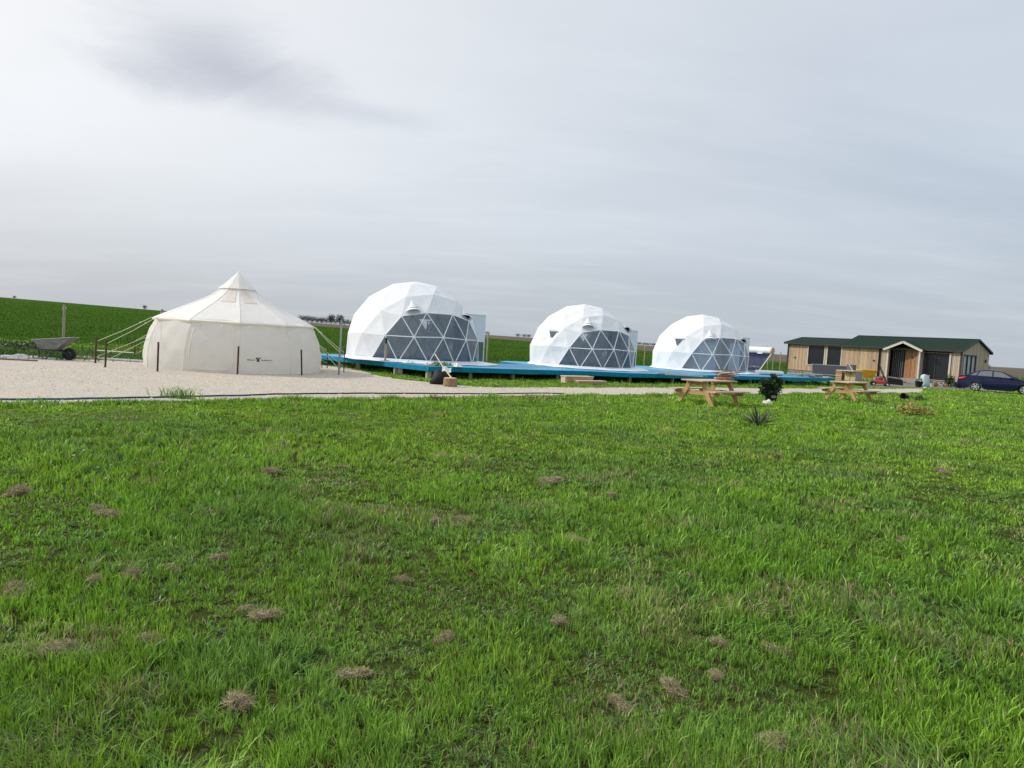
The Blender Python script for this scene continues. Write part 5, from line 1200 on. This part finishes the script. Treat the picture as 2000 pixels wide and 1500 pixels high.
# lawn mower
q = at(1718, 753, 46.5); q.z = 0; s0 = thing('lawn_mower', 'red lawn mower with black grass bag and folding handle', 'lawn mower', q, R_(160)); s0.scale = (1.25, 1.25, 1.2)
m = MB(); m.add([V((x, y, z)) for z, sx, sy in ((.10, .36, .26), (.26, .34, .25), (.34, .22, .18)) for x, y in ((-sx, -sy), (sx, -sy), (sx, sy), (-sx, sy))], [(0, 3, 2, 1), (8, 9, 10, 11)] + [(r * 4 + i, r * 4 + (i + 1) % 4, r * 4 + 4 + (i + 1) % 4, r * 4 + 4 + i) for r in (0, 1) for i in range(4)]); m.build('deck', 'mower_red', s0)
m = MB(); m.lathe([(.17, .33), (.18, .40), (.15, .48), (.06, .50)], 14, (.04, 0, 0)); m.build('engine', 'mower_red', s0)
for x in (-.32, .32):
    for s_ in (-1, 1):
        m = MB(); m.lathe([(.05, -.03), (.11, -.03), (.115, 0), (.11, .03), (.05, .03)], 14, (x, s_ * .29, .115), MX, closed=False); wo = m.build('wheel', 'rubber', s0); m = MB(); m.lathe([(.055, -.025), (.055, .025)], 10, (x, s_ * .29, .115), MX); m.build('hub', 'sack_white', wo)
m = MB(); m.add([V((x, y, z)) for x, y, z in ((-.35, -.24, .14), (-.35, .24, .14), (-.35, .24, .50), (-.35, -.24, .50), (-1.05, -.26, .12), (-1.05, .26, .12), (-1.0, .24, .42), (-1.0, -.24, .42))], [(0, 1, 2, 3), (4, 7, 6, 5), (0, 4, 5, 1), (3, 2, 6, 7), (0, 3, 7, 4), (1, 5, 6, 2)]); m.build('grass_bag', 'plastic_black', s0)
m = MB(); m.bar((-.42, 0, .52), (-.72, 0, .50), .34, .05); m.build('bag_lid', 'silver_box', s0)
m = MB(); m.tube([(-.30, -.22, .22), (-.10, -.23, .66), (.06, -.22, 1.05), (.12, -.12, 1.12), (.12, .12, 1.12), (.06, .22, 1.05), (-.10, .23, .66), (-.30, .22, .22)], .02, 6); m.build('handle', 'plastic_black', s0, smooth=True)
m = MB(); m.box((-.05, 0, .78), (.05, .44, .06)); m.build('cross_bar', 'dark_metal', s0)
# cardboard box on the porch step, sack, pots
s_, _ = front_t(1762, 745); 
def on_front(px, out, z=0.0):
    t_ = T(px); return P0 + V((fdir.x, fdir.y, 0)) * t_ - V((gdir.x, gdir.y, 0)) * out + V((0, 0, z))
q = on_front(1764, 1.15); s0 = thing('cardboard_box', 'open cardboard box with a pale label before the porch', 'box', (q.x, q.y, .016), hrot + .2)
m = MB(); m.add([V((x, y, z)) for z in (0, .36) for x, y in ((-.22, -.38), (.22, -.38), (.22, .38), (-.22, .38))], [(0, 3, 2, 1), (0, 1, 5, 4), (1, 2, 6, 5), (2, 3, 7, 6), (3, 0, 4, 7)]); m.build('carton', 'card', s0)
m = MB(); m.box((-.224, -.05, .2), (.006, .32, .28)); m.build('label', 'label_white', s0)
m = MB(); m.add([V((-.22, -.38, .36)), V((-.22, .38, .36)), V((-.36, .38, .42)), V((-.36, -.38, .42))], [(0, 1, 2, 3)]); m.build('flap', 'card', s0)
q = at(1804, 756, 49.0); q.z = .016; s0 = thing('tied_sack', 'pale teal tied sack leaning on a black pot by the porch', 'sack', q)
m = MB(); m.lathe([(.24, 0), (.31, .08), (.33, .3), (.28, .6), (.18, .8), (.06, .88)], 16, (.08, 0, 0))
for v_ in m.v: v_.x += .03 * math.sin(v_.z * 14 + v_.y * 9) - v_.z * .12
m.build('bag', 'sack_teal', s0, smooth=True)
m = MB(); m.sheet([[V((-.25 + .11 * i + .02 * j, -.30 + .02 * math.sin(i * 3 + j), .45 + .10 * j + .03 * math.sin(i * 2.2))) for i in range(4)] for j in range(5)]); m.build('loose_sheet', 'sack_white', s0, fix=False)
q = at(1794, 757, 48.2); q.z = .016; s0 = thing('plant_pot', 'wide black plant pot in front of the teal sack', 'pot', q)
m = MB(); m.lathe([(.18, 0), (.25, .36), (.265, .36), (.265, .40), (.22, .40), (.2, .34)], 16); m.build('pot', 'plastic_black', s0); leaf_cloud('plant', 60, (0, 0, .46), (.2, .2, .12), .12, [(.2, .28, .12), (.4, .45, .3)], [2, 1], s0)
for px, mt, lab, r_, h in ((1819, 'cream', 'small cream pot before the glazed doors', .14, .22), (1828, 'terracotta', 'small terracotta pot next to the cream pot', .13, .20), (1838, 'sack_white', 'small white pot between the terracotta and tan pots', .13, .18), (1846, 'cap_orange', 'small tan pot beside the dark shrub', .15, .22)):
    q = at(px, 755, 51.0); q.z = .016; s0 = thing('flower_pot', lab, 'flower pot', q)
    m = MB(); m.lathe([(r_ * .7, 0), (r_, h), (r_ * 1.08, h), (r_ * 1.08, h + .03), (r_ * .9, h + .03), (r_ * .8, h - .03)], 14); m.build('pot', mt, s0); m = MB(); m.lathe([(r_ * .85, h - .02), (.01, h)], 12); m.build('soil', 'rubber', s0); leaf_cloud('plant', 30, (0, 0, h + .06), (.1, .1, .07), .08, [(.05, .10, .03), (.10, .16, .05)], [1, 1], s0)
for px, Yd, rx, rz2, lab in ((1853, 52.0, .42, .42, 'dense dark green shrub beside the cabin corner'), (1874, 51.0, .6, .18, 'low dark green plants behind the car')):
    q = at(px, 755, Yd); q.z = 0; s0 = thing('garden_shrub', lab, 'shrub', q); m = MB(); m.tube([(0, 0, 0), (0, 0, rz2)], .02, 5); m.build('stem', 'bark', s0); leaf_cloud('foliage', 500, (0, 0, rz2 + .05), (rx, rx * .7, rz2), .12, [(.015, .05, .014), (.03, .08, .02), (.05, .12, .03)], [3, 3, 1], s0, .2)
q = at(1807, 760, 46.5); q.z = .016; m = MB(); m.lathe([(.02, 0), (.12, .02), (.10, .08), (.03, .1)], 10); o = m.build('white_stone', 'stone_white'); o.location = q; tag(o, 'small white stone on the paving before the black pot', 'stone')

# ------------------------------------------------------------------ far trees on the skyline
def far_tree(px, dist_, h, wd, lab, bare=True, grp=None):
    d = ray(px, 600); a = math.atan2(d.x, d.y); x, y = dist_ * math.sin(a), dist_ * math.cos(a); z = float(ground_z(x, y)) - .1
    Tt = thing('far_tree', lab, 'tree', (x, y, z), rnd.uniform(0, 6), grp)
    m = MB(); m.tube([(0, 0, 0), (0, 0, h * .45)], [.18 * h / 5, .1 * h / 5], 6); m.build('trunk', 'far_twig', Tt)
    m = MB(); g = random.Random(int(px * 7))
    for k in range(26):
        a = g.uniform(0, 6.28); s_ = V((0, 0, h * g.uniform(.2, .5))); e = V((math.cos(a) * wd * .5 * g.uniform(.4, 1), math.sin(a) * wd * .5 * g.uniform(.4, 1), h * g.uniform(.5, 1))); m.tube([s_, s_.lerp(e, .5) + V((0, 0, h * .06)), e], [.05 * h / 5, .035 * h / 5, .015], 4)
    m.build('limbs', 'far_twig', Tt)
    n_ = 420 if bare else 900; leaf_cloud('crown', n_, (0, 0, h * .52), (wd * .52, wd * .52, h * .46), h * .10, [(.05, .05, .045), (.035, .04, .03), (.07, .065, .055)], [2, 2, 1], Tt, .2)
    return Tt
hl = 'dark leafless tree in the far hedgerow behind the tent'
for px, h, wd in ((592, 3.0, 4.5), (602, 3.0, 4.5), (611, 2.8, 4.5), (620, 2.6, 4.5), (629, 2.7, 4.5), (638, 2.9, 5), (648, 4.4, 3.6), (656, 2.4, 4.5), (665, 4.4, 3.6), (674, 2.6, 4.5), (684, 2.4, 4.5)): far_tree(px, 296, h, wd, hl, grp='bare trees in the far hedgerow')
far_tree(283, 297, 1.8, 1.7, 'tiny lone tree on the green skyline left of the tent'); far_tree(28, 297, 1.1, 1.1, 'tiny lone bush on the crest of the green field')
for px in (955, 1015, 1027, 1036): far_tree(px, 297, 1.6, 2.6, 'small dark bush on the skyline between the first two domes', grp='bushes on the far skyline')
for px in (1243, 1252, 1262, 1271, 1281, 1290): far_tree(px, 297, 1.5, 3.2, 'low dark bush on the skyline behind the middle dome', grp='hedge bushes on the far skyline')
far_tree(1938, 200, 1.6, 2.0, 'small dark tree on the skyline beyond the car')
